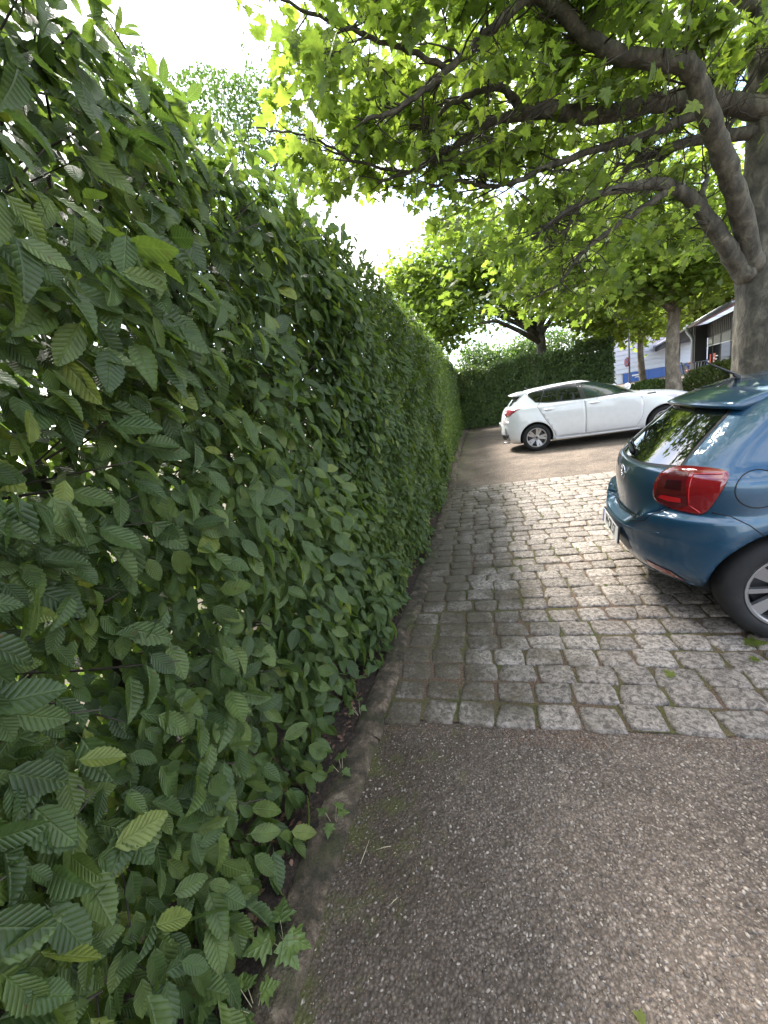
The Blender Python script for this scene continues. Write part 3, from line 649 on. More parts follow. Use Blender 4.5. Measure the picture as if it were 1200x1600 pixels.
# second plane tree
b2 = P(1052, 602, 15.0)
tree('plane_tree', 'plane tree with a single bare pale trunk just behind the white car bonnet', (b2[0], b2[1], zz(b2[0], b2[1])), 3.0, .21, 7,
     [(A(1040, 400, 15), (2.9, 2.4, 1.5), 2), (A(950, 430, 14), (1.9, 2, 1.0), 1), (A(1090, 330, 15), (3, 2.5, 2), 1.6), (A(890, 370, 13.5), (2, 2, 1.2), 1), (A(960, 330, 14.5), (2.6, 2.2, 1.6), 1.4), (A(1090, 440, 14.5), (1.6, 1.6, .7), .7)],
     15000, PS, .13, .2, m_plane, m_bark2, 20, .38, GP, lambda q: (lambda u, v, d: (np.abs(u-1046) < 16) & (v > 470) | ((u > 1012) & (v > 538-(u-1012)*.5)))(*proj(q)), .12)
b4 = (2.95, 20.2)
tree('plane_tree', 'plane tree whose leaning trunk rises from behind the far ivy hedge', (b4[0], b4[1], zz(*b4)), 4.0, .26, 8,
     [(A(770, 455, 20), (2.6, 2.4, 1.7), 1.6), (A(670, 460, 18), (1.5, 2.2, 1.6), 1.3), (A(850, 400, 20), (3.4, 2.6, 2.4), 2), (A(730, 390, 19), (2.0, 2.4, 1.7), 1.4), (A(930, 470, 19.5), (2.0, 2, .9), .8), (A(640, 440, 17.6), (.7, 1.5, 1.0), .5), (A(700, 500, 17), (.9, 1.4, .9), .5), (A(690, 530, 17), (.9, 1, .55), .35), (A(930, 500, 19), (1.8, 1.5, .6), .5)],
     22000, PS, .15, .22, m_plane, m_bark, 22, .42, GP, lambda q: (lambda u, v, d: (u > 795) & (u < 895) & (v > 505+abs(u-850)*.15) | (v > 560))(*proj(q)), .05, lean=(-.3, 0))
b3 = P(1005, 600, 21.0)
tree('plane_tree', 'young slim plane tree beside the sign pole in front of the white hall', (b3[0], b3[1], zz(b3[0], b3[1])), 2.6, .15, 5,
     [(A(985, 500, 21), (1.5, 1.5, 1.0), 1), (A(1030, 490, 22), (1.9, 1.5, 1.1), 1), (A(960, 510, 21), (1.1, 1, .7), .5)],
     3600, PS, .15, .21, m_plane, m_bark2, 20, .33, GP, lambda q: (lambda u, v, d: (v > 552) | ((u > 1012) & (v > 538-(u-1012)*.5)))(*proj(q)), .15, lean=(-.1, 0))
tree('linden_tree', 'bright leafy tree towering behind the shop roof', (17.5, 27, .4), 4.5, .3, 6,
     [(A(1110, 460, 26), (4.2, 2.5, 2.6), 1.5), (A(1160, 400, 26), (4, 3, 3), 1), (A(1060, 480, 27), (2.5, 2, 1.6), .7)], 9000, PS, .2, .3, m_plane, m_bark, 24, .6, None, lambda q: (lambda u, v, d: ((u > 1012) & (v > 538-(u-1012)*.5)))(*proj(q)), .2)
tree('ash_tree', 'light pale green tree standing beyond the far hedge, left of the leaning trunk', (1.6, 32, .1), 2.5, .2, 6,
     [(A(845, 545, 32), (2.6, 2, 1.6), 1), (A(790, 565, 32), (2, 2, 1.1), .8), (A(745, 560, 31), (1.6, 1.5, 1.4), .7)], 11000, FR, .16, .26, m_small, m_bark, 26, .5, None, lambda q: proj(q)[1] < 505, .25)
# small-leaved tree behind the near hedge
tree('hazel_tree', 'small leaved shrubby tree rising behind the top of the near hedge', (-3.2, 5.0, 0), 2.4, .09, 7,
     [(A(320, 170, 5.0), (.75, 1.1, .7), 1), (A(395, 200, 5.6), (.8, 1.2, .7), 1), (A(205, 100, 4.2), (.6, .8, .35), .5), (A(440, 240, 6.2), (.7, 1.2, .6), .7)], 9000, FR, .035, .06, m_small, m_bark, 40, .17, None,
     lambda q: (lambda u, v, d: (v < 60+np.abs(u-205)*.5) & (u < 260) | (v < 95+np.abs(u-320)*.35) & (u > 240) & (u < 380))(*proj(q)) | (q[:, 0] > -1.9), .0)


# ---------------------------------------------------------------- far hedge
def far_hedge():
    root = empty('ivy_hedge', (2, 19.6, 0)); tag(root, 'dense ivy hedge crossing behind the white car', 'hedge')
    n = 26000; a = (-1.9, 19.9); b = A(958, 560, 18.6)[:2]; dx, dy = b[0]-a[0], b[1]-a[1]; Ln = math.hypot(dx, dy); ex, ey = dx/Ln, dy/Ln; nx, ny = ey, -ex
    t = rng.random(n)*Ln; top = 2.62; z = rng.uniform(0, top, n); dep = rng.exponential(.10, n)
    kind = rng.random(n); dep = np.where(kind < .25, rng.uniform(0, 1.2, n), dep); z = np.where(kind < .25, top-rng.exponential(.06, n)+.06, z)
    endm = (kind > .92); t = np.where(endm, Ln-rng.exponential(.06, n), t); dep = np.where(endm, rng.uniform(0, 1.2, n), dep)
    lump = .08*np.sin(t*2.7+z*2)+.06*np.sin(t*5-z*4); z = z+.06*np.sin(t*2.1)+.05*np.sin(t*5.3)+.03*np.sin(t*11)+np.where(z > top-.1, rng.exponential(.05, n), 0)
    x = a[0]+ex*t+nx*(lump-dep); y = a[1]+ey*t+ny*(lump-dep); p = np.stack([x, y, z+gz(x, y)*.3+.05], 1)
    tip = np.stack([rng.normal(0, .5, n), rng.normal(-.3, .4, n), rng.normal(-.7, .4, n)], 1); nr = np.stack([rng.normal(.1, .45, n), rng.normal(-.9, .4, n), rng.normal(.35, .4, n)], 1)
    o = scatter('ivy_leaves', FR[0], FR[1], FR[2], p-np.array([2, 19.6, 0]), frames(tip, nr), rng.uniform(.09, .15, n), np.clip(rng.beta(2, 2.6, n)+.12*(z < 1.2), 0, 1), m_ivy, root); tag(o, kind='stuff')
    m = MB()                           # woody heart of the hedge
    for k in range(46):
        tt = (k+.5)/46*Ln; c = (a[0]+ex*tt-nx*.6-2, a[1]+ey*tt-ny*.6-19.6)
        m.tube([(c[0], c[1], 0), (c[0]+.05, c[1], 1.2), (c[0]-.03, c[1]+.05, 2.45)], [.14, .12, .08], 6)
    m.build('woody_stems', m_twig, root, True)
far_hedge()
# low bushes
def bush(name, label, c, r, n, leaf, s0, s1, m, up=.6, cat='bush'):
    root = empty(name, (c[0], c[1], zz(c[0], c[1]))); tag(root, label, cat)
    d = rng.normal(size=(n, 3)); d /= np.linalg.norm(d, axis=1, keepdims=True); d[:, 2] = np.abs(d[:, 2]); rr = .7+.3*rng.random(n)**.5+.06*np.sin(d[:, 0]*7)*np.sin(d[:, 1]*9)
    p = d*np.array(r)*rr[:, None]; p[:, 2] = np.maximum(p[:, 2], .03)
    tip = d+np.stack([rng.normal(0, .4, n), rng.normal(0, .4, n), rng.normal(up, .4, n)], 1)
    o = scatter('foliage', leaf[0], leaf[1], leaf[2], p, frames(tip, d+rng.normal(0, .5, (n, 3))), rng.uniform(s0, s1, n), np.clip(rng.beta(2, 2, n), 0, 1), m, root); tag(o, kind='stuff')
    q = MB()
    for k in range(14):
        a = random.uniform(0, 6.28); f = random.uniform(.2, .75); q.tube([(0, 0, 0), (math.cos(a)*r[0]*f*.5, math.sin(a)*r[1]*f*.5, r[2]*.5), (math.cos(a)*r[0]*f, math.sin(a)*r[1]*f, r[2]*.85)], [.02, .014, .006], 5)
    q.build('stems', m_twig, root, True); return root
bc = P(1118, 592, 16.6)
bush('spiraea_bush', 'low rounded green shrub in front of the shop window', (bc[0]+.1, bc[1]), (1.15, 1.0, .86), 5200, FR, .06, .11, mat('bush_leaf', fn=f_leaf((.05, .075, .025), (.08, .11, .035), (.13, .16, .06), (.2, .2, .1), .05, .3, 4)))
bc = P(1012, 602, 16.5)
bush('ground_cover_shrub', 'small leafy shrub between the bonnet of the white car and the pale trunk', (bc[0], bc[1]), (.95, .5, .62), 2200, MD, .07, .12, m_ivy)

# ---------------------------------------------------------------- shop
M_black = mat('black_timber', (.022, .022, .026), .55); M_dgrey = mat('dark_frame', (.035, .035, .04), .45)
m_roof = mat('red_metal_roof', (.30, .09, .07), .5); m_zinc = mat('zinc', (.34, .36, .40), .4, .6); m_white = mat('white_paint', (.72, .74, .78), .5)
m_glassd = mat('shop_glass', (.02, .025, .028), .04, 0, .7); m_redp = mat('poster_red', (.62, .06, .035), .5); m_whp = mat('poster_white', (.75, .75, .72), .5)
m_yel = mat('sign_orange', (.75, .33, .02), .45); m_blue = mat('blue_sheet', (.02, .10, .38), .45); m_orr = mat('sign_dark_orange', (.45, .13, .02), .5)
m_gband = mat('shop_band', (.22, .23, .23), .5); m_siding = mat('white_siding', (.62, .66, .74), .5); m_pink = mat('salmon', (.6, .25, .2), .6); m_bloom = mat('yellow_bloom', (.7, .5, .12), .6)
def shop():
    EZ = 2.95
    def onz(u, v, z):
        d = ray(u, v); return CAM+d*((z-H)/d[2])
    c1 = onz(1085, 508, EZ); c0 = onz(1022, 543, EZ); dirv = (c1-c0)[:2]; dirv /= np.linalg.norm(dirv)     # eave direction, towards the camera
    CL = float(np.linalg.norm((c0-c1)[:2])); print('canopy', CL); near = c1[:2]+dirv*7.5; nrm = np.array([-dirv[1], dirv[0]]);
    if nrm@(-c1[:2]) < 0: nrm = -nrm       # towards the car park
    rz = math.atan2(dirv[1], dirv[0]); FL = .44
    root = empty('shop_building', (c1[0], c1[1], FL)); tag(root, 'black clad shop with red roof, poster windows and an open canopy on posts', 'building')
    O = np.array([c1[0], c1[1], FL])
    def pt(s, o, z): q = c1[:2]+dirv*s+nrm*o; return (q[0]-O[0], q[1]-O[1], z-FL)
    def slab(m, s0, s1, o0, o1, z0, z1):
        m.hexa([pt(s0, o0, z0), pt(s1, o0, z0), pt(s1, o1, z0), pt(s0, o1, z0)], [pt(s0, o0, z1), pt(s1, o0, z1), pt(s1, o1, z1), pt(s0, o1, z1)])
    def one(name, m, *a): b = MB(); slab(b, *a); return b.build(name, m, root, fix=True)
    # wall of the closed part (s 0 .. 7.5): set back .45 from the eave
    WO = -.42
    one('back_wall', M_black, .15, 7.5, -6, WO-.25, FL-.05, EZ-.1)
    one('sill_wall', M_black, .15, 7.5, WO-.24, WO, FL-.05, FL+.45)
    # timber cladding boards above the windows
    s = .15; k = 0
    zt = EZ-.06; zb = 2.32
    while s < 7.5:
        one('cladding_board', M_black, s, s+.148, WO-.24, WO+(.012 if k % 2 else 0), zb, zt); s += .15; k += 1
    # roof: red sheets in pitches, canopy + shop
    def roofsheet(s0, s1):
        b = MB(); z0 = EZ+.02; z1 = EZ+1.25
        b.hexa([pt(s0, .12, z0), pt(s1, .12, z0), pt(s1, -3.4, z1), pt(s0, -3.4, z1)], [pt(s0, .12, z0+.05), pt(s1, .12, z0+.05), pt(s1, -3.4, z1+.05), pt(s0, -3.4, z1+.05)]); b.build('roof_sheet', m_roof, root, fix=True)
    s = -CL
    while s < 7.4: roofsheet(s, s+.7-.02); s += .7
    b = MB(); b.tube([pt(-CL, .17, EZ), pt(7.5, .17, EZ)], .07, 8); b.build('gutter', m_zinc, root, True)
    # canopy fascia with upright battens
    one('fascia', mat('fascia_grey', (.13, .135, .15), .5), -CL, .15, -.02, .04, EZ-.42, EZ-.05)
    s = -CL+.1
    while s < .1: one('batten', M_black, s, s+.09, .04, .075, EZ-.42, EZ-.05); s += .32
    one('canopy_ceiling', mat('canopy_soffit', (.1, .1, .1), .6), -CL, .15, -3.4, -.03, EZ-.10, EZ-.05)
    for s in (-CL+.5, -CL+1.6, -CL*.6, -CL*.3, -.35):
        one('post', M_black, s, s+.14, -.2, -.06, FL-.1, EZ-.42); 
    one('post', M_black, -1.2, -1.05, -3.2, -3.05, FL-.1, EZ-.1)
    # downpipe
    b = MB(); b.tube([pt(-.25, .2, EZ-.02), pt(-.25, .22, EZ-.18), pt(-.12, .08, EZ-.45), pt(-.05, .03, EZ-.6), pt(-.05, .03, FL)], .075, 10); b.build('downpipe', m_zinc, root, True)
    one('corner_post', M_black, .05, .3, WO, .0, FL-.05, EZ-.07)
    # windows
    edges = [.45, 1.55, 3.0, 4.6, 6.2]
    for i in range(4):
        s0, s1 = edges[i], edges[i+1]-.16
        f = one('window', M_dgrey, s0-.03, s1+.03, WO-.10, WO-.02, FL+.45, zb)
        g = MB(); slab(g, s0+.03, s1-.03, WO-.019, WO-.011, FL+.5, 1.93); g.build('pane', m_glassd, f, fix=True)
        g = MB(); slab(g, s0+.03, s1-.03, WO-.019, WO+.01, 1.93, 1.965); g.build('transom', m_white, f, fix=True)
        g = MB(); slab(g, s0+.03, s1-.03, WO-.019, WO-.005, 1.98, zb-.05); g.build('sign_band', m_gband, f, fix=True)
        if i == 0:
            g = MB()
            for q in range(6): slab(g, s0+.12+q*.13, s0+.2+q*.13, WO-.004, WO, 2.03, 2.03+random.choice((.14, .17, .19)))
            g.build('band_marks', m_whp, f, fix=True)
        if i in (0, 1):
            def post(a, b_, z0, z1, m, nm='poster'):
                g = MB(); slab(g, s0+a, s0+b_, WO-.01, WO-.002, z0, z1); return g.build(nm, m, f, fix=True)
            if i == 1:
                post(.10, .52, FL+.55, 1.62, m_redp)
                g = MB()
                for (a, b_, z0, z1) in ((.56, .86, 1.25, 1.30), (.82, .87, 1.08, 1.25), (.60, .86, 1.05, 1.09), (.82, .87, .82, 1.05), (.56, .86, .80, .85), (.14, .40, 1.40, 1.46), (.17, .45, 1.26, 1.31), (.55, .8, 1.36, 1.42), (.6, .95, 1.48, 1.53)): slab(g, s0+a, s0+b_, WO-.0015, WO+.001, z0, z1)
                g.build('poster_marks', m_whp, f, fix=True)
            else:
                post(.08, .42, FL+.5, 1.35, m_whp); post(.5, .78, .95, 1.6, m_redp); post(.5, .8, FL+.5, .93, m_whp)
    b = MB(); slab(b, 2.8, 3.3, -3.3, -2.8, EZ+1.1, EZ+2.0); b.build('chimney', m_white, root, fix=True)
    # orange sign hanging in the canopy opening
    so_ = pt(-1.9, -1.2, 1.62); r2 = empty('hanging_sign', (so_[0]+O[0], so_[1]+O[1], so_[2]+O[2])); tag(r2, 'square orange sign hanging under the shop canopy', 'sign')
    face = math.atan2(-(so_[1]+O[1]), -(so_[0]+O[0]))+math.pi/2
    r2.rotation_euler = (0, 0, face)
    b = MB(); b.box((0, 0, 0), (.5, .03, .62)); b.build('board', m_yel, r2)
    b = MB(); b.box((0, .018, 0), (.22, .006, .25)); b.box((0, .018, -.21), (.34, .006, .05)); b.box((0, -.018, 0), (.22, .006, .25)); b.box((0, -.018, -.21), (.34, .006, .05)); b.build('emblem', m_orr, r2)
    b = MB(); b.tube([(-.2, 0, .31), (-.2, 0, .9)], .01, 6); b.tube([(.2, 0, .31), (.2, 0, .9)], .01, 6); b.build('chain', m_zinc, r2)
    # goods under the canopy
    g0 = pt(-6.2, -.9, FL); r3 = empty('flower_stand', (g0[0]+O[0], g0[1]+O[1], FL)); tag(r3, 'stand with salmon and yellow blooms beside the canopy posts', 'flower stand')
    b = MB(); b.box((0, 0, .35), (.9, .5, .06)); b.box((0, 0, .7), (.9, .3, .05)); 
    for sx in (-.4, .4): b.box((sx, 0, .34), (.05, .4, .68))
    b.build('shelf', M_dgrey, r3)
    for k in range(16):
        b = MB(); x, y, z = random.uniform(-.4, .4), random.uniform(-.2, .2), random.choice((.45, .85))
        b.lathe([(.0, -.08), (.07, -.05), (.1, 0), (.06, .06), (.0, .08)], 8, Matrix.Translation((x, y, z))@Matrix.Rotation(math.pi/2, 4, 'X')); b.build('bloom', random.choice((m_pink, m_bloom, m_pink)), r3, True)
shop()
def trolleys():
    c = P(1082, 590, 19.5); r = empty('shopping_trolley', (c[0], c[1], .44)); tag(r, 'dark wire trolley parked beside the pale trunk in front of the shop', 'trolley')
    b = MB()
    for k in range(7): b.tube([(-.4+.02*k, -.25+.08*k, .95), (-.3, -.2+.066*k, .5)], .008, 5)
    for k in range(9): b.tube([(-.4+.1*k, -.25, .95), (-.3+.08*k, -.2, .5)], .008, 5); b.tube([(-.4+.1*k, .25, .95), (-.3+.08*k, .2, .5)], .008, 5)
    b.tube([(-.4, -.25, .95), (.45, -.25, .95), (.45, .25, .95), (-.4, .25, .95), (-.4, -.25, .95)], .014, 6); b.build('basket', m_zinc, r)
    b = MB(); b.tube([(-.5, -.25, 1.02), (-.5, .25, 1.02)], .02, 8); b.tube([(-.5, -.25, 1.02), (-.35, -.22, .4), (.35, -.2, .15)], .014, 6); b.tube([(-.5, .25, 1.02), (-.35, .22, .4), (.35, .2, .15)], .014, 6); b.build('frame', M_black, r)
    for sx in (-.3, .3):
        for sy in (-.2, .2):
            b = MB(); b.lathe([(.0, -.015), (.06, -.015), (.06, .015), (0, .015)], 12, Matrix.Translation((sx, sy, .06))); b.build('wheel', M_black, r)
trolleys()
def hall():
    a = P(940, 600, 38); b = P(1150, 600, 42); root = empty('white_hall', (a[0], a[1], 0)); tag(root, 'long white hall with horizontal siding and a blue base, far behind the trees', 'building')
    dx, dy = b[0]-a[0], b[1]-a[1]; L = math.hypot(dx, dy); rz = math.atan2(dy, dx); ex, ey = dx/L, dy/L
    def at(s, o, z): return (ex*s+ey*o, ey*s-ex*o, z)
    z = 1.25; k = 0
    while z < 6.5:
        m = MB(); m.box(at(L/2, .02+(.0), z+.17), (L, .08, .33), rz); o = m.build('siding_board', m_siding, root); z += .36
    m = MB(); m.box(at(L/2, -2.55, 3.3), (L, 5, 6.8), rz); m.build('hall_body', m_white, root)
    k = 0; s = 1.9
    while s < L*.93:
        m = MB(); m.box(at(s+.55, .06, .55), (1.08, .1, 1.32), rz); m.build('blue_panel', m_blue, root); s += 1.1
    m = MB(); m.box(at(3.0, .13, .95), (.8, .02, .12), rz); m.box(at(3.1, .13, .78), (.5, .02, .06), rz); m.build('panel_marks', m_whp, root)
hall()
def posts():
    c = P(984, 600, 20.0); g = zz(c[0], c[1]); r = empty('no_stopping_sign', (c[0], c[1], g)); tag(r, 'round red and blue traffic sign on a slim grey pole', 'traffic sign')
    b = MB(); b.tube([(0, 0, 0), (-.03, 0, 4.1)], .035, 10); b.build('pole', m_zinc, r, True)
    z = P(979, 566, 20)[2]-g; face = math.radians(-78)
    Mx = Matrix.Translation((-.12, -.06, z))@Matrix.Rotation(face, 4, 'Z')
    b = MB(); b.lathe([(0, -.012), (.19, -.012), (.2, 0), (.19, .012), (0, .012)], 28, Mx); b.build('disc', mat('sign_red', (.45, .03, .05), .4), r, True)
    b = MB(); b.lathe([(0, -.018), (.145, -.018), (.145, -.013), (0, -.013)], 28, Mx); b.build('blue_field', mat('sign_blue', (.02, .05, .3), .4), r)
    b = MB(); b.add([Mx@Vector(v) for v in ((-.12, -.02, .09), (-.09, -.02, .12), (.12, -.02, -.09), (.09, -.02, -.12))], [(0, 1, 2, 3)]); b.add([Mx@Vector(v) for v in ((.12, -.021, .09), (.09, -.021, .12), (-.12, -.021, -.09), (-.09, -.021, -.12))], [(0, 1, 2, 3)]); b.build('cross_bars', m_redp, r)
    p0 = P(968, 603, 17.6); p1 = P(956, 572, 17.6); r = empty('leaning_stake', (p0[0], p0[1], zz(p0[0], p0[1]))); tag(r, 'dark thin stake leaning at the right end of the ivy hedge', 'stake')
    b = MB(); d = p1-p0; b.tube([(0, 0, 0), (d[0]*.5, d[1]*.5, d[2]*.5), (d[0]*1.02, d[1]*1.02, d[2]*1.02)], [.03, .03, .028], 8); b.build('shaft', m_twig, r, True)
    b = MB(); b.tube([(d[0]*1.0, 0, d[2]*1.0), (d[0]*1.05, 0, d[2]*1.06)], [.034, .02], 8); b.build('tip', M_black, r, True)
    c = P(914, 540, 21.5); g = zz(c[0], c[1]); r = empty('road_sign_back', (c[0], c[1], g)); tag(r, 'grey back of a road sign board peeping over the far ivy hedge', 'road sign')
    b = MB(); b.box((0, 0, c[2]-g), (.85, .03, .62)); b.build('board', mat('grey_board', (.12, .14, .15), .5), r); b = MB(); b.tube([(0, .06, 0), (0, .06, c[2]-g+.35)], .035, 8); b.build('pole', m_zinc, r, True)
    b = MB(); b.box((0, .03, c[2]-g+.15), (.8, .02, .04)); b.box((0, .03, c[2]-g-.15), (.8, .02, .04)); b.build('bracket', m_zinc, r)
posts()

# ---------------------------------------------------------------- cars
def pchip(x, y, q):
    x = np.array(x, float); y = np.array(y, float); h = np.diff(x); d = np.diff(y)/h; m = np.zeros(len(x))
    for i in range(1, len(x)-1):
        if d[i-1]*d[i] > 0: w1 = 2*h[i]+h[i-1]; w2 = h[i]+2*h[i-1]; m[i] = (w1+w2)/(w1/d[i-1]+w2/d[i])
    m[0] = d[0]; m[-1] = d[-1]
    i = np.clip(np.searchsorted(x, q)-1, 0, len(x)-2); t = (q-x[i])/h[i]
    return (2*t**3-3*t**2+1)*y[i]+(t**3-2*t**2+t)*h[i]*m[i]+(-2*t**3+3*t**2)*y[i+1]+(t**3-t**2)*h[i]*m[i+1]
class Car:
    def __init__(s, name, label, cat, loc, yaw, zs, prof, wb, wr, paint, ledge=None, arch=.35, half=.82, dr=.52, nose=.9, narrow=.05, x0=.0):
        s.x0 = x0; s.root = empty(name, loc, yaw); tag(s.root, label, cat); s.paint = paint; s.wb = wb; s.half = half
        x0_ = x0
        Z = np.array([p[0] for p in prof]); XR = [p[1] for p in prof]; XF = [p[2] for p in prof]; WW = [p[3] for p in prof]; zt = Z[-1]
        nr, ns, nf = 22, 56, 18; V = []; rows = []
        for z in zs:
            w = float(pchip(Z, WW, z)); xr0 = float(pchip(Z, XR, z)); xf = float(pchip(Z, XF, z)); ln = xf-xr0
            D = min(dr*(.62+.38*sm((1.15-z)/.5)), ln*.35); DF = min(nose, ln*.4); row = []
            ts = [(k/nr) for k in range(nr)]
            for t in ts:
                a = t*math.pi/2; yy = math.sin(a)**.8; x_off = 1-math.sqrt(max(0, 1-yy**2.5)); y = w*yy
                zq = z
                if ledge: zq = z-ledge*float(sm((y-.25)/.33))*float(sm((z-.35)/.2))*float(sm((1.0-z)/.2))
                row.append([float(pchip(Z, XR, zq))+D*x_off, y])
            x0 = xr0+D
            if ledge: x0 = float(pchip(Z, XR, z-ledge*float(sm((z-.35)/.2))*float(sm((1.0-z)/.2))))+D
            x1 = xf-DF
            for k in range(ns+1): row.append([x0+(x1-x0)*k/ns, w])
            for k in range(1, nf+1):
                a = (1-k/nf)*math.pi/2; yy = math.sin(a)**.8; row.append([xf-DF*(1-math.sqrt(max(0, 1-yy**2.4))), w*yy])
            out = []
            for (x, y) in row:
                xm = (wb*.5); f = 1-narrow*abs((x-xm)/(wb*.5+.7))**3
                y2 = y*f
                for wx in (x0_, wb):
                    r = math.hypot(x-wx, z-wr); y2 += .020*math.exp(-((r-arch-.02)/.07)**2)*float(sm((y-.6)/.2))*(1 if z < .85 else 0)
                out.append((x, y2))
            rows.append([(x, -y, z) for (x, y) in out]+[(x, y, z) for (x, y) in out[-2:0:-1]])
        n = len(rows[0]); V = [v for r in rows for v in r]; F = []
        for i in range(len(rows)-1):
            for k in range(n): F.append((i*n+k, i*n+(k+1) % n, (i+1)*n+(k+1) % n, (i+1)*n+k))
        F.append(tuple(range((len(rows)-1)*n, len(rows)*n))); F.append(tuple(range(n-1, -1, -1)))
        me = meshdata('body', V, F, True, paint); me.materials.append(m_under)
        bm = bmesh.new(); bm.from_mesh(me); bmesh.ops.recalc_face_normals(bm, faces=bm.faces[:]); bm.to_mesh(me)
        s.bvh = BVHTree.FromBMesh(bm); bm.free()
        o = link('body', me, s.root)
        cut = MB()
        for wx in (x0_, wb):
            for sg in (-1, 1): cut.lathe([(0, .0), (arch, .0), (arch, .5), (0, .5)], 48, Matrix.Translation((wx, (half-.24) if sg > 0 else -(half-.24)-.5, wr)))
        cme = meshdata('c', cut.V, cut.F, False, m_under); bm = bmesh.new(); bm.from_mesh(cme); bmesh.ops.remove_doubles(bm, verts=bm.verts[:], dist=1e-5); bmesh.ops.recalc_face_normals(bm, faces=bm.faces[:]); bm.to_mesh(cme); bm.free()
        co = bpy.data.objects.new('c', cme); COL.objects.link(co); co.parent = s.root
        md = o.modifiers.new('b', 'BOOLEAN'); md.operation = 'DIFFERENCE'; md.object = co; md.solver = 'EXACT'
        try: md.material_mode = 'TRANSFER'
        except Exception: pass
        bpy.context.view_layer.update(); dg = bpy.context.evaluated_depsgraph_get(); m2 = bpy.data.meshes.new_from_object(o.evaluated_get(dg)); o.modifiers.clear(); o.data = m2; bpy.data.objects.remove(co)
        mats = list(m2.materials)
        for p in m2.polygons:
            c = p.center
            inw = any(abs(math.hypot(c.x-wx, c.z-wr)) < arch-.0004 for wx in (x0_, wb))
            if inw or c.z < zs[0]+.002:
                p.material_index = 1; p.use_smooth = False
            else: p.material_index = 0
        s.body = o
    def hit(s, o, d):
        h = s.bvh.ray_cast(Vector(o), Vector(d)); return (h[0], h[1]) if h[0] is not None else (None, None)
    def frame(s, view):
        d = Vector(view).normalized(); up = Vector((0, 0, 1)); r = d.cross(up).normalized() if abs(d.z) < .99 else Vector((0, 1, 0)); return d, r, r.cross(d).normalized() if abs(d.z) < .99 else Vector((1, 0, 0))
    def map(s, pts, view, off, org=None):
        """pts: (a, z) plane coords. side views: a=x ; rear view: a=y ; for other views a is along r"""
        d, r, u = s.frame(view); out = []; last = None
        for (a, b) in pts:
            if org is not None: o = Vector(org)+r*a+u*b-d*2
            elif abs(d.y) > .99: o = Vector((a, -d.y*3, b))
            elif abs(d.x) > .99: o = Vector((-d.x*3-0, a, b))
            elif abs(d.z) > .99: o = Vector((a, b, 3))
            h, n = s.hit(o, d)
            if h is None: h = last[0] if last else o+d*2; n = last[1] if last else -d
            last = (h, n); out.append(h+n*off)
        return out
    def patch(s, name, poly, view, off, m, step=.05, parent=None, org=None, rim=None, inner=None, thick=0):
        bm = bmesh.new(); vs = [bm.verts.new((a, b, 0)) for a, b in poly]; bm.faces.new(vs)
        for ax in (0, 1):
            lo, hi = min(p[ax] for p in poly), max(p[ax] for p in poly); k = lo+step*.53
            while k < hi:
                no = (1, 0, 0) if ax == 0 else (0, 1, 0); co = (k, 0, 0) if ax == 0 else (0, k, 0)
                bmesh.ops.bisect_plane(bm, geom=bm.verts[:]+bm.edges[:]+bm.faces[:], plane_co=co, plane_no=no); k += step
        bm.verts.ensure_lookup_table(); P2 = [(v.co.x, v.co.y) for v in bm.verts]; P3 = s.map(P2, view, off, org)
        for v, p in zip(bm.verts, P3): v.co = p
        bmesh.ops.recalc_face_normals(bm, faces=bm.faces[:])
        if thick:
            be = [e for e in bm.edges if e.is_boundary]; g = bmesh.ops.extrude_edge_only(bm, edges=be); nv = [v for v in g['geom'] if isinstance(v, bmesh.types.BMVert)]
            d = Vector(view).normalized()
            for v in nv: v.co += d*thick
        me = bpy.data.meshes.new(name); bm.to_mesh(me); bm.free(); me.polygons.foreach_set('use_smooth', [True]*len(me.polygons)); me.materials.append(m)
        # normals outwards
        s_ = sum(p.normal.dot(Vector(view)) for p in me.polygons)
        if s_ > 0: me.flip_normals()
        return link(name, me, parent or s.root)
    def seam(s, name, pts, view, m, w=.0035, off=.0012, closed=False, parent=None, org=None, step=.03, raised=None):
        if closed: pts = list(pts)+[pts[0]]
        q = []
        for (a, b) in zip(pts[:-1], pts[1:]):
            k = max(1, int(math.hypot(b[0]-a[0], b[1]-a[1])/step))
            for i in range(k): q.append((a[0]+(b[0]-a[0])*i/k, a[1]+(b[1]-a[1])*i/k))
        q.append(pts[-1]); P3 = s.map(q, view, off, org); b = MB(); b.tube(P3, raised or w, 6); return b.build(name, m, parent or s.root, True)
def smoothpoly(pts, it=2, keep=None):
    for _ in range(it):
        q = []
        n = len(pts)
        for i in range(n):
            a, b = pts[i], pts[(i+1) % n]; q.append((a[0]*.78+b[0]*.22, a[1]*.78+b[1]*.22)); q.append((a[0]*.22+b[0]*.78, a[1]*.22+b[1]*.78))
        pts = q
    return pts
def f_paint(col, fl):
    def f(nt, N, L, b):
        n = noise(N, L, objc(N), 900, 1); c = mixc(N, L, 1, col, ramp(N, L, n, [(.3, 1-fl), (.7, 1+fl)]), 'MULTIPLY')
        d = noise(N, L, objc(N), 9, 5, .7); c = mixc(N, L, mth(N, L, 'MULTIPLY', ramp(N, L, d, [(.45, 0.), (.75, 1.)]), .10), c, (.2, .19, .17))
        L.new(c, b.inputs['Base Color']); r = ramp(N, L, d, [(.4, .30), (.8, .42)]); L.new(r, b.inputs['Roughness'])
    return f
m_bluep = mat('blue_metallic', fn=f_paint((.015, .066, .125), .3), metal=.4, coat=1.0); m_whitep = mat('white_car_paint', fn=f_paint((.74, .75, .78), .02), coat=1.0)
m_under = mat('underbody', (.008, .008, .009), .8); m_tyre0 = None
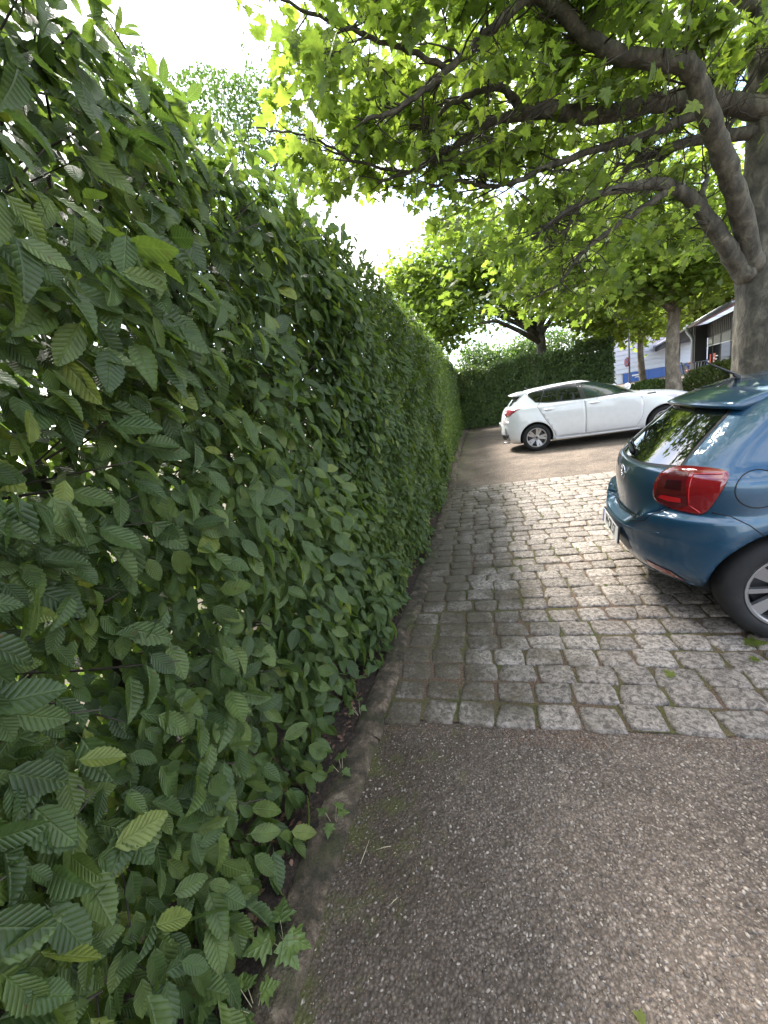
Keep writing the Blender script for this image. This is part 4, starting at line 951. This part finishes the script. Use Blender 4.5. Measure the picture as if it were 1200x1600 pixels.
def f_tyre(nt, N, L, b):
    n = noise(N, L, objc(N), 18, 5, .7); L.new(ramp(N, L, n, [(.4, (.008, .008, .009)), (.65, (.014, .0135, .013)), (.8, (.045, .04, .034))]), b.inputs['Base Color']); b.inputs['Roughness'].default_value = .8
m_tyre = mat('tyre_rubber', fn=f_tyre); m_alloy = mat('alloy', (.42, .42, .43), .32, .85); m_alloyd = mat('alloy_dark', (.06, .06, .065), .4, .7)
m_glass = mat('car_glass', (.006, .008, .008), .015, 0, 1.0, ior=1.75); m_tint = mat('tinted_glass', (.004, .005, .005), .03, 0, .5, ior=1.45)
m_seam = mat('panel_gap', (.003, .003, .004), .7); m_rubber = mat('black_trim', (.012, .012, .013), .45)
m_lred = mat('lamp_red', (.20, .005, .010), .08, 0, .8, coat=1.0); m_ldark = mat('lamp_dark_red', (.09, .004, .008), .1, 0, .8, coat=1.0); m_lbright = mat('lamp_bright_red', (.5, .012, .016), .15, coat=1.0); m_chrome = mat('chrome', (.7, .7, .72), .12, 1)
m_plate = mat('plate_white', (.72, .72, .70), .35); m_ink = mat('plate_ink', (.01, .01, .01), .4); m_eu = mat('plate_blue', (.02, .07, .4), .4); m_lclear = mat('lamp_clear', (.55, .5, .5), .15, .3)
def wheel(car, x, side, r, rr, wdt, nsp, style, m):
    h = car.half
    e = link('wheel', None, car.root); e.location = (x, side*(h-.02), r); e.empty_display_size = .1
    if side > 0: e.rotation_euler = (0, 0, math.pi)
    # outward = -y in the wheel's own frame
    b = MB(); b.lathe([(rr+.004, .0), (rr+.012, -.012), (rr+.035, -.016), (r-.045, -.014), (r-.022, -.004), (r-.008, .012), (r, .03), (r, wdt-.03), (r-.02, wdt-.004), (rr+.02, wdt), (rr, wdt-.02)], 64)
    for k in range(0): pass
    b.build('tyre', m_tyre, e, True)
    b = MB(); b.lathe([(rr+.006, .002), (rr+.002, -.010), (rr-.010, -.010), (rr-.018, .0), (rr-.022, .03), (rr-.025, wdt-.03)], 64)
    for k in range(nsp):
        a = 2*math.pi*k/nsp+(.16 if style else 0); 
        if style == 1: a = 2*math.pi*(k//2)/(nsp/2)+(.19 if k % 2 else -.19)
        wo, wi = (.028, .022) if style == 1 else ((.036, .018) if k % 2 == 0 else (.014, .012)); ca, sa = math.cos(a), math.sin(a)
        rr1, rr0 = rr-.012, .045; a0 = a*1.0
        def q(rad, wd, y): return (rad*ca-wd*sa, y, rad*sa+wd*ca)
        y1, y0 = .004, .022
        b.hexa([q(rr0, -wi, y0), q(rr1, -wo, y1), q(rr1, wo, y1), q(rr0, wi, y0)], [q(rr0, -wi, y0+.03), q(rr1, -wo, y1+.025), q(rr1, wo, y1+.025), q(rr0, wi, y0+.03)])
    b.lathe([(.0, .012), (.04, .012), (.062, .02), (.062, .05)], 24)
    b.build('rim', m, e, False, True)
    b = MB(); b.lathe([(0, .006), (.026, .006), (.03, .013)], 20); b.build('hub_cap', m_alloyd, e)
    b = MB(); b.lathe([(.04, .075), (rr-.05, .075), (rr-.05, .095), (.04, .095)], 40, None, True); b.build('brake_disc', m_alloyd, e)
    b = MB(); b.lathe([(0, .11), (rr-.02, .11)], 40); b.build('drum', m_under, e)
def text_mesh(s, size):
    c = bpy.data.curves.new('t', 'FONT'); c.body = s; c.size = size; c.align_x = 'CENTER'; c.align_y = 'CENTER'; c.extrude = .0008; c.offset = .0012
    o = bpy.data.objects.new('t', c); COL.objects.link(o); bpy.context.view_layer.update(); me = bpy.data.meshes.new_from_object(o.evaluated_get(bpy.context.evaluated_depsgraph_get())); bpy.data.objects.remove(o); return me

def blue_car():
    prof = [(.20, -.50, 3.10, .72), (.27, -.645, 3.2, .79), (.36, -.715, 3.27, .825), (.46, -.745, 3.29, .838), (.54, -.762, 3.28, .842), (.572, -.755, 3.27, .842), (.60, -.70, 3.26, .839), (.625, -.682, 3.24, .838), (.76, -.680, 3.1, .836), (.86, -.668, 2.85, .834), (.93, -.648, 2.5, .826), (.975, -.625, 2.2, .805), (1.01, -.595, 2.08, .775), (1.06, -.545, 1.98, .745),
            (1.15, -.45, 1.85, .695), (1.24, -.35, 1.70, .645), (1.31, -.265, 1.56, .60), (1.36, -.19, 1.43, .56), (1.395, -.11, 1.31, .515), (1.42, .0, 1.2, .45), (1.44, .17, 1.1, .34), (1.452, .4, 1.0, .2), (1.458, .6, .85, .06)]
    zs = np.concatenate([np.arange(.20, .56, .03), np.arange(.56, .76, .01), np.arange(.76, .93, .02), np.arange(.93, 1.07, .01), np.arange(1.07, 1.35, .02), np.arange(1.35, 1.44, .006), np.linspace(1.44, 1.458, 8)])
    c = Car('blue_hatchback', 'dark blue metallic hatchback parked on the cobbles with its tail towards the hedge', 'car', (1.615, 3.165, .012), -.085, zs, prof, 2.47, .315, m_bluep, ledge=.135, arch=.368, half=.845, dr=.50, x0=-.045)
    REAR, RS, LS = (1, 0, 0), (0, 1, 0), (0, -1, 0)
    CR = Vector((1, .62, 0)).normalized(); 
    for sx in (-.045, 2.47):
        for sg in (-1, 1): wheel(c, sx, sg, .315, .218, .19, 10, 0, m_alloy)
    R = c.root
    # rear window
    win = [(-.575, 1.005), (-.50, 1.0), (-.25, .985), (0, .98), (.25, .985), (.50, 1.0), (.575, 1.005), (.53, 1.10), (.485, 1.2), (.44, 1.285), (.40, 1.30), (0, 1.315), (-.40, 1.30), (-.44, 1.285), (-.485, 1.2), (-.53, 1.10)]
    w2 = [(a*1.03, b+(.012 if b > 1.2 else -.012 if b < 1.02 else 0)) for a, b in win]
    c.patch('window_seal', w2, REAR, .0035, m_rubber, .05); c.patch('rear_window', win, REAR, .0065, m_glass, .04)
    # tailgate as its own shut line
    gate = [(-.62, .99), (-.615, .86), (-.60, .76), (-.52, .66), (-.40, .625), (0, .605), (.40, .625), (.52, .66), (.60, .76), (.615, .86), (.62, .99)]
    c.seam('tailgate_gap', gate, REAR, m_seam, .0035, .0005)
    c.patch('tailgate', [(-.60, .99), (-.60, .87), (-.585, .775), (-.51, .68), (-.40, .642), (-.2, .628), (0, .622), (.2, .628), (.40, .642), (.51, .68), (.585, .775), (.60, .87), (.60, .99), (.3, .972), (0, .965), (-.3, .972)], REAR, .006, m_bluep, .05, thick=.008)
    # spoiler
    b = MB(); n = 24; top = []; V = []; F = []
    for k in range(n+1):
        y = -.515+1.03*k/n; t = abs(y)/.515; xr_ = -.335+.11*t**3; zr = 1.318-.016*t*t
        xf_ = -.02+.0*t; 
        h1 = c.map([(y*.93, 0)], (0, 0, -1), .0) if False else None
        zf = 1.425-.048*t**2
        ed = [(xr_+.03, zr-.022), (xr_, zr-.012), (xr_-.002, zr+.004), (xr_+.05, zr+.028), (xr_+.15, zr+.062-.008*t), (xf_+.02, zf), (xf_+.02, zf-.05), (xr_+.12, zr-.01)]
        for (x, z) in ed: V.append((x, y*(1.0 if x < -.1 else .97), z))
    m_ = 8
    for k in range(n):
        for j in range(m_): F.append((k*m_+j, k*m_+(j+1) % m_, (k+1)*m_+(j+1) % m_, (k+1)*m_+j))
    F += [tuple(range(m_)), tuple(range(n*m_, (n+1)*m_))]
    b.add(V, F); sp = b.build('spoiler', m_bluep, R, True, True)
    b = MB(); b.box((-.30, 0, 1.302), (.03, .34, .018)); b.build('brake_light', m_ldark, sp)
    # tail lamps
    for sg in (-1, 1):
        view = Vector((1, .9*(-sg), 0)).normalized()   # looking forwards and inwards
        org = (-.50, sg*.68, .86); f = -sg
        # a measured along r = view x up
        d, r, u = c.frame(view); flip = 1 if r.y*sg < 0 else 1
        def L(pts): return [((a if sg < 0 else -a), b_) for a, b_ in pts]
        ol = smoothpoly(L([(-.215, -.045), (-.185, .10), (-.09, .150), (.165, .140), (.180, .07), (.095, -.112), (.02, -.115), (-.17, -.09)]), 2)
        k9 = c.patch('tail_lamp', ol, view, .008, m_lred, .025, org=org, thick=.012)
        c.seam('lamp_gap', ol, view, m_seam, .0035, .002, True, org=org)
        c.patch('inner_lens', L([(-.19, -.045), (-.16, .08), (-.085, .12), (.0, .115), (.015, -.06), (-.03, -.092), (-.15, -.075)]), view, .0105, m_ldark, .02, k9, org)
        c.patch('bright_strip', L([(-.165, -.045), (-.14, -.022), (-.02, -.022), (-.02, -.05), (-.10, -.055)]), view, .013, m_lbright, .02, k9, org)  # lens strip in a brighter red, no emission
        c.patch('reflector_block', L([(-.12, .02), (-.11, .07), (-.02, .075), (-.02, .02)]), view, .012, mat('lamp_block', (.03, .004, .006), .2), .02, k9, org)
        c.seam('lens_edge', L([(.02, -.06), (.025, .112), (.15, .118)]), view, m_lbright, .003, .010, False, k9, org)
        c.seam('lens_edge', L([(.02, -.06), (.075, -.10)]), view, m_lbright, .003, .010, False, k9, org)
    # bumper details: plate recess + plate
    pr = [(-.34, .40), (-.28, .555), (.28, .555), (.34, .40), (.30, .375), (-.30, .375)]
    c.patch('plate_recess', pr, REAR, .0025, mat('recess_shade', (.010, .03, .06), .4), .05)  # surface patch in darker body blue, painting in the shade of a recess
    pts = c.map([(0, .47)], REAR, 0)[0]
    pl = link('licence_plate', None, R); pl.location = (pts.x-.016, 0, .472); pl.rotation_euler = (0, math.radians(4), 0)
    b = MB(); b.box((.004, 0, 0), (.012, .536, .126)); b.build('plate_holder', m_rubber, pl)
    b = MB(); b.box((-.004, 0, 0), (.004, .52, .11)); b.build('plate_board', m_plate, pl)
    b = MB(); b.box((-.0066, .238, 0), (.0012, .042, .106)); b.build('plate_band', m_eu, pl)
    me = text_mesh('W\u00b7CR 57', .112); me.materials.append(m_ink); o = link('plate_letters', me, pl); o.rotation_euler = (math.pi/2, 0, -math.pi/2); o.location = (-.0072, -.018, 0); o.scale = (.80, 1.0, 1)
    # badge
    h = c.map([(0, .875)], REAR, 0)[0]; bd = link('badge', None, R); bd.location = (h.x-.008, 0, .875); bd.rotation_euler = (0, 0, 0)
    bd.scale = (1, 1, 1)
    b = MB(); Mx = Matrix.Rotation(-math.pi/2, 4, 'Z')
    ring = [Vector((0, .055*math.cos(a), .055*math.sin(a))) for a in np.linspace(0, 2*math.pi, 33)]
    b.tube(ring, .006, 8, False); b.build('ring', m_chrome, bd, True)
    b = MB()
    for pts_ in ([(-.024, .044), (0, .008), (.024, .044)], [(-.046, .012), (-.022, -.042), (0, -.004), (.022, -.042), (.046, .012)]): b.tube([Vector((-.002, y, z)) for y, z in pts_], .0045, 6)
    b.build('emblem', m_chrome, bd, True)
    # wiper
    a0 = c.map([(.02, 1.02)], REAR, .02)[0]; pts3 = c.map([(.0, 1.005), (.12, 1.022), (.25, 1.03), (.38, 1.03), (.46, 1.03)], REAR, .022)
    b = MB(); b.tube(pts3, [.016, .012, .009, .008, .006], 8); wp = b.build('rear_wiper', m_rubber, R, True)
    b = MB(); b.tube(c.map([(.10, 1.035), (.28, 1.045), (.46, 1.045)], REAR, .012), .005, 6); b.build('wiper_blade', m_rubber, wp, True)
    # reflectors + lower lip
    for sg in (-1, 1):
        view = Vector((1, -.45*sg, 0)).normalized(); org = (-.6, sg*.58, .33)
        def L(pts): return [((a if sg < 0 else -a), b_) for a, b_ in pts]
        c.patch('reflector', L([(-.12, .045), (-.10, -.005), (.13, -.03), (.06, .025)]), view, .006, m_lred, .03, org=org)
        c.seam('lower_lip', L([(-.14, .045), (-.12, -.005), (.0, -.028), (.15, -.045)]), view, m_bluep, .0035, .001, org=org)
    c.seam('lower_lip', [(-.5, .30), (-.3, .285), (0, .28), (.3, .285), (.5, .30)], REAR, m_bluep, .007, .0)
    c.seam('bumper_crease', [(-.60, .60), (-.42, .575), (-.2, .562), (0, .56), (.2, .562), (.42, .575), (.60, .60)], REAR, m_bluep, .006, -.002)
    # side features
    for V_, sg in ((RS, -1), (LS, 1)):
        if sg < 0:
            circ = [(-.225+.098*math.cos(a), .895+.098*math.sin(a)) for a in np.linspace(0, 2*math.pi, 33)[:-1]]
            fl = c.patch('fuel_flap', [(x*.95-.225*.05, .895+(z-.895)*.95) for x, z in circ], V_, .0015, m_bluep, .04); c.seam('flap_gap', circ, V_, m_seam, .003, .0, True, parent=fl)
        c.seam('bumper_gap', [(-.40, .765), (-.33, .75), (-.26, .705), (-.2, .645)], V_, m_seam, .003, .0005)
        sw = [(.02, 1.04), (.45, 1.015), (1.02, 1.005), (1.02, 1.345), (.7, 1.375), (.3, 1.35), (.1, 1.25)]; fw = [(1.08, 1.003), (1.95, 1.0), (1.75, 1.16), (1.52, 1.29), (1.3, 1.34), (1.08, 1.347)]
        c.patch('side_window', sw, V_, .004, m_glass, .06); c.patch('side_window', fw, V_, .004, m_glass, .06)
        dr = [(1.05, 1.0), (1.05, .5), (1.04, .30), (2.0, .30), (2.05, .6), (2.05, .98)]; c.patch('door', dr, V_, .003, m_bluep, .08, thick=.006); c.seam('door_gap', dr, V_, m_seam, .004, .0005, True)
        dr = [(.42, 1.0), (.42, .62), (.33, .50), (.45, .30), (1.0, .30), (1.02, .5), (1.02, 1.0)]; c.patch('door', dr, V_, .003, m_bluep, .08, thick=.006); c.seam('door_gap', dr, V_, m_seam, .004, .0005, True)
        for hx in (.52, 1.2):
            q = c.map([(hx, .93), (hx+.18, .93)], V_, .03); b = MB(); b.tube([q[0], q[1]], .012, 8); b.build('door_handle', m_bluep, R, True)
        q = c.map([(1.85, 1.04)], V_, .10)[0]; b = MB(); b.lathe([(0, -.13), (.07, -.11), (.10, -.03), (.10, .05), (.06, .10), (0, .11)], 16, Matrix.Translation(q)@Matrix.Scale(.6, 4, (1, 0, 0))); b.build('mirror', m_bluep, R, True)
    # antenna
    h = c.map([(-.02, 0)], (0, 0, -1), 0)[0]; b = MB(); b.tube([h, h+Vector((.01, 0, .02)), h+Vector((-.02, 0, .035))], [.022, .016, .008], 10); an = b.build('antenna', m_rubber, R, True)
    b = MB(); b.tube([h+Vector((-.0, 0, .03)), h+Vector((-.17, .03, .15))], [.008, .0045], 6); b.build('antenna_rod', m_rubber, an, True)
    b = MB(); b.tube([(-.42, .42, .24), (-.60, .42, .25)], .022, 12); b.build('exhaust', m_chrome, R, True)
    c.patch('windscreen', [(-.62, 1.03), (.62, 1.03), (.48, 1.36), (-.48, 1.36)], (-1, 0, 0), .004, m_glass, .08)
blue_car()

def white_car():
    prof = [(.20, -.62, 3.3, .76), (.27, -.72, 3.4, .82), (.36, -.775, 3.44, .85), (.5, -.80, 3.46, .868), (.62, -.80, 3.45, .875), (.74, -.785, 3.38, .878), (.84, -.765, 3.2, .875), (.92, -.745, 2.95, .868), (.98, -.725, 2.6, .855), (1.02, -.70, 2.25, .838), (1.06, -.67, 2.12, .81), (1.12, -.61, 2.0, .775), (1.2, -.54, 1.85, .73), (1.28, -.46, 1.66, .685), (1.34, -.40, 1.48, .645), (1.385, -.34, 1.33, .60), (1.42, -.22, 1.22, .55), (1.445, -.02, 1.14, .45), (1.46, .25, 1.05, .30), (1.468, .55, .95, .1)]
    zs = np.concatenate([np.arange(.20, .9, .025), np.arange(.9, 1.1, .0125), np.arange(1.1, 1.38, .02), np.arange(1.38, 1.46, .006), np.linspace(1.46, 1.468, 6)])
    c = Car('white_hatchback', 'white five door hatchback parked on the asphalt in front of the far hedge', 'car', (1.155, 10.85, zz(1.1, 10.85)), -.045, zs, prof, 2.6, .32, m_whitep, ledge=.05, arch=.365, half=.88, dr=.5)
    R = c.root; REAR, RS, LS = (1, 0, 0), (0, 1, 0), (0, -1, 0)
    for sx in (0, 2.6):
        for sg in (-1, 1): wheel(c, sx, sg, .32, .222, .2, 10, 1, m_alloy)
    for V_, sg in ((RS, -1), (LS, 1)):
        # glass: quarter + rear door + front door
        c.patch('window_surround', [(-.17, 1.345), (.03, 1.12), (.3, 1.075), (1.0, 1.035), (2.1, 1.02), (1.95, 1.12), (1.75, 1.22), (1.45, 1.345), (1.1, 1.405), (.7, 1.42), (.3, 1.405), (0, 1.375)], V_, .003, m_rubber, .06)
        c.patch('side_window', [(-.13, 1.335), (.045, 1.135), (.12, 1.125), (.22, 1.355), (0, 1.358)], V_, .006, m_tint, .05)
        c.patch('side_window', [(.15, 1.115), (.98, 1.065), (.93, 1.385), (.7, 1.395), (.25, 1.365)], V_, .006, m_tint, .05)
        c.patch('side_window', [(1.09, 1.06), (1.88, 1.045), (1.84, 1.13), (1.7, 1.215), (1.42, 1.325), (1.1, 1.378), (1.03, 1.383)], V_, .006, mat('front_glass', (.012, .022, .02), .02, 0, .6, ior=1.5), .05)
        rd = [(.06, 1.03), (.12, .9), (.20, .74), (.34, .52), (.43, .30), (1.04, .27), (1.055, .6), (1.04, 1.01)]; fd = [(1.06, 1.01), (1.075, .6), (1.06, .27), (2.07, .265), (2.18, .5), (2.20, .75), (2.14, .98)]
        for d_ in (rd, fd): c.patch('door', d_, V_, .004, m_whitep, .07, thick=.007); c.seam('door_gap', d_, V_, m_seam, .0035, .0005, True)
        c.seam('door_gap', [(.06, 1.03), (.13, 1.12)], V_, m_seam, .004, .002)
        c.seam('sill_trim', [(.42, .235), (1.2, .225), (2.15, .225)], V_, m_whitep, .02, .0)
        for hx in (.2, 1.15):
            q = c.map([(hx, .93), (hx+.21, .925)], V_, .032); b = MB(); b.tube([q[0], q[0].lerp(q[1], .5)+Vector((0, sg*.008, 0)), q[1]], .014, 8); b.build('door_handle', m_whitep, R, True)
            q = c.map([(hx+.1, .915)], V_, .002)[0]; c.patch('handle_cup', smoothpoly([(hx+.02, .89), (hx+.02, .955), (hx+.17, .955), (hx+.17, .89)], 2), V_, .0055, mat('handle_shade', (.5, .5, .52), .3), .04)
        c.patch('hybrid_badge', [(2.28, .93), (2.28, .955), (2.46, .945), (2.46, .925)], V_, .006, m_alloyd, .05)
        q = c.map([(1.93, 1.055)], V_, .11)[0]; b = MB(); b.lathe([(0, -.13), (.05, -.11), (.072, -.04), (.072, .05), (.045, .10), (0, .12)], 18, Matrix.Translation(q)@Matrix.Scale(.75, 4, (1, 0, 0))); mr = b.build('mirror', m_whitep, R, True)
        b = MB(); b.tube([q+Vector((0, -sg*.1, -.05)), q+Vector((.05, -sg*.22, -.06))], .02, 8); b.build('mirror_foot', m_rubber, mr, True)
        view = Vector((1, -1.1*sg, 0)).normalized(); org = (-.62, sg*.72, .97)
        def L(pts): return [((a if sg < 0 else -a), b_) for a, b_ in pts]
        tl = c.patch('tail_lamp', L([(-.20, -.02), (-.18, .06), (-.02, .075), (.29, .065), (.18, .0), (.05, -.075), (-.05, -.085)]), view, .008, m_lred, .03, org=org, thick=.01)
        c.patch('clear_lens', L([(-.18, -.01), (-.17, .03), (-.08, .04), (-.07, -.01)]), view, .011, m_lclear, .03, tl, org)
        b = MB()
    c.patch('rear_window', smoothpoly([(-.60, 1.10), (.60, 1.10), (.50, 1.33), (-.50, 1.33)], 1), REAR, .006, m_glass, .05)
    c.patch('rear_window', [(.5, 1.10), (.66, 1.12), (.56, 1.3), (.48, 1.33)], REAR, .005, m_glass, .05)
    c.patch('rear_window', [(-.5, 1.10), (-.66, 1.12), (-.56, 1.3), (-.48, 1.33)], REAR, .005, m_glass, .05)
    c.seam('tailgate_gap', [(-.6, 1.06), (-.62, .9), (-.55, .72), (.55, .72), (.62, .9), (.6, 1.06)], REAR, m_seam, .004, .0005)
    # roof spoiler
    V = []; F = []; n = 16
    for k in range(n+1):
        y = -.60+1.2*k/n; t = abs(y)/.6; xr_ = -.56+.09*t**3; zr = 1.365-.025*t*t
        for (x, z) in [(xr_, zr-.01), (xr_, zr+.012), (xr_+.2, zr+.052), (-.15, 1.432-.05*t**2), (-.15, 1.36-.05*t*t), (xr_+.12, zr-.02)]: V.append((x, y, z))
    for k in range(n):
        for j in range(6): F.append((k*6+j, k*6+(j+1) % 6, (k+1)*6+(j+1) % 6, (k+1)*6+j))
    F += [tuple(range(6)), tuple(range(n*6, n*6+6))]; b = MB(); b.add(V, F); b.build('spoiler', m_whitep, R, True, True)
    # lower rear bumper: black insert with a fog lamp and an exhaust
    c.patch('bumper_insert', [(-.62, .30), (-.66, .46), (-.5, .44), (.5, .44), (.66, .46), (.62, .30)], REAR, .006, m_rubber, .05, thick=.006)
    for sg in (-1, 1):
        view = Vector((1, -.9*sg, 0)).normalized(); org = (-.68, sg*.66, .48)
        def L(pts): return [((a if sg < 0 else -a), b_) for a, b_ in pts]
        c.patch('bumper_vent', L([(-.10, -.16), (-.09, .12), (-.03, .15), (.0, -.02), (.04, -.17)]), view, .006, mat('bumper_grey', (.25, .25, .27), .4), .03, org=org)
        c.patch('fog_lamp', smoothpoly(L([(-.07, -.12), (-.07, -.05), (-.01, -.05), (.0, -.12)]), 2), view, .010, m_ldark, .03, org=org)
    b = MB(); b.tube([(-.6, -.45, .24), (-.78, -.45, .235)], .026, 12); b.build('exhaust', m_chrome, R, True)
    pts = c.map([(0, .62)], REAR, .0)[0]; b = MB(); b.box((pts.x-.01, 0, .66), (.014, .52, .11)); b.build('licence_plate', m_plate, R)
    c.patch('windscreen', [(-.66, 1.06), (.66, 1.06), (.52, 1.385), (-.52, 1.385)], (-1, 0, 0), .005, m_glass, .08)
    c.patch('headlamp', [(-.8, .72), (-.5, .70), (-.5, .8), (-.8, .86)], (-1, 0, 0), .005, m_lclear, .05); c.patch('headlamp', [(.8, .72), (.5, .70), (.5, .8), (.8, .86)], (-1, 0, 0), .005, m_lclear, .05)
    h = c.map([(-.05, 0)], (0, 0, -1), 0)[0]; b = MB(); b.tube([h, h+Vector((-.1, 0, .05))], [.02, .006], 6); b.build('antenna', m_rubber, R, True)
white_car()

# ---------------------------------------------------------------- small things
def gpt(u, v, z=.003):
    d = ray(u, v); return CAM+d*((z-H)/d[2])
def straws():
    for i, (u, v, u2, v2, lab) in enumerate([(563, 1350, 577, 1312, 'longer pale straw lying beside the kerb'), (588, 1328, 611, 1322, 'short pale straw lying across, right of the longer one'), (608, 1415, 622, 1402, 'tiny pale straw lying nearest the camera on the asphalt')]):
        a, b_ = gpt(u, v), gpt(u2, v2); r = MB(); m = (a+b_)/2+np.array([0, 0, .003]); r.tube([a-a+(a-m), (m-m)+np.array([.003, 0, .002]), b_-m], [.0012, .0014, .001], 5); o = r.build('straw', m_straw, None, True); o.location = m; tag(o, lab, 'straw', 'dry straws on the asphalt')
    def flat_leaf(u, v, s, a, lab, rn, base=PL, mt=m_plane, z=.008):
        p = gpt(u, v, z); me = meshdata('fallen_leaf', [(x*s, y*s, abs(zc)*s*.9) for x, y, zc in base[0]], base[1], False, mt); uvl = me.uv_layers.new(name='UVMap'); fl = [i for f in base[1] for i in f]; uvl.data.foreach_set('uv', np.array(base[2], np.float32)[fl].reshape(-1))
        at = me.attributes.new('rnd', 'FLOAT', 'POINT'); at.data.foreach_set('value', [rn]*len(me.vertices)); o = link('fallen_leaf', me); o.location = tuple(p); o.rotation_euler = (.12, -.1, a); tag(o, lab, 'leaf', 'fallen leaves on the paving')
    flat_leaf(1052, 1056, .055, .6, 'pale green fallen leaf lying on the setts below the car', .97, z=.028)
    flat_leaf(1165, 1003, .11, -1.9, 'largest green fallen leaf, lying under the rear wheel of the blue car', .7, z=.028)
    flat_leaf(1182, 1028, .05, 2.2, 'small fallen leaf on the setts at the right edge', .85, z=.028)
    flat_leaf(1008, 1594, .03, 1.2, 'tiny green fallen leaf at the bottom edge of the asphalt', .97)
    flat_leaf(948, 914, .03, 1.2, 'small brownish fallen leaf on the setts beside the bumper', .0, z=.028)
    # maple seedlings at the kerb
    for i, (u, v, s, n, lab) in enumerate([(440, 1470, .085, 4, 'maple seedling with the largest leaves, spilling over the kerb near the camera'), (520, 1282, .05, 4, 'small maple seedling hanging over the kerb below the hedge'), (532, 1200, .045, 4, 'small maple seedling in the soil between hedge and kerb, middle one'), (395, 1570, .06, 5, 'maple seedling in the bottom soil at the photo edge'), (560, 1110, .04, 4, 'tiny maple seedling farthest along the kerb')]):
        p = gpt(u, v, .05); root = empty('maple_seedling', (p[0], p[1], .03)); tag(root, lab, 'seedling', 'maple seedlings along the kerb')
        for k in range(n):
            a = k*1.9+i; h = random.uniform(.03, .07); q = MB(); e = Vector((math.cos(a)*.03, math.sin(a)*.03, h)); q.tube([(0, 0, -.03), e], [.0012, .0009], 4); q.build('stalk', m_straw, root)
            me = meshdata('leaf', [(x*s, y*s, zc*s) for x, y, zc in PL[0]], PL[1], False, m_ivy); uvl = me.uv_layers.new(name='UVMap'); fl = [t for f in PL[1] for t in f]; uvl.data.foreach_set('uv', np.array(PL[2], np.float32)[fl].reshape(-1))
            at = me.attributes.new('rnd', 'FLOAT', 'POINT'); at.data.foreach_set('value', [random.uniform(.5, .8)]*len(me.vertices)); o = link('leaf', me, root); o.location = e; o.rotation_euler = (random.uniform(-.6, .2), random.uniform(-.3, .3), a-math.pi/2)
straws()
def litter():
    n = 1500; y = -.2+6*rng.random(n)**1.3; x = kerbx(y)-rng.uniform(.16, .5, n); p = np.stack([x, y, .035+gz(x, y)+0*x], 1); R = randrot(n); R[:, 2, :] *= .35
    o = scatter('leaf_litter', FR[0], FR[1], FR[2], p, R, rng.uniform(.012, .04, n), rng.random(n), mat('dry_leaf', fn=f_grit([(.06, .03, .02), (.14, .07, .045), (.22, .12, .08), (.09, .06, .04)]))); tag(o, 'brown dry leaf litter on the soil under the hedge', kind='stuff')
litter()
for o in bpy.data.objects:
    if o.name.startswith('c.') or o.name == 'c': bpy.data.objects.remove(o)
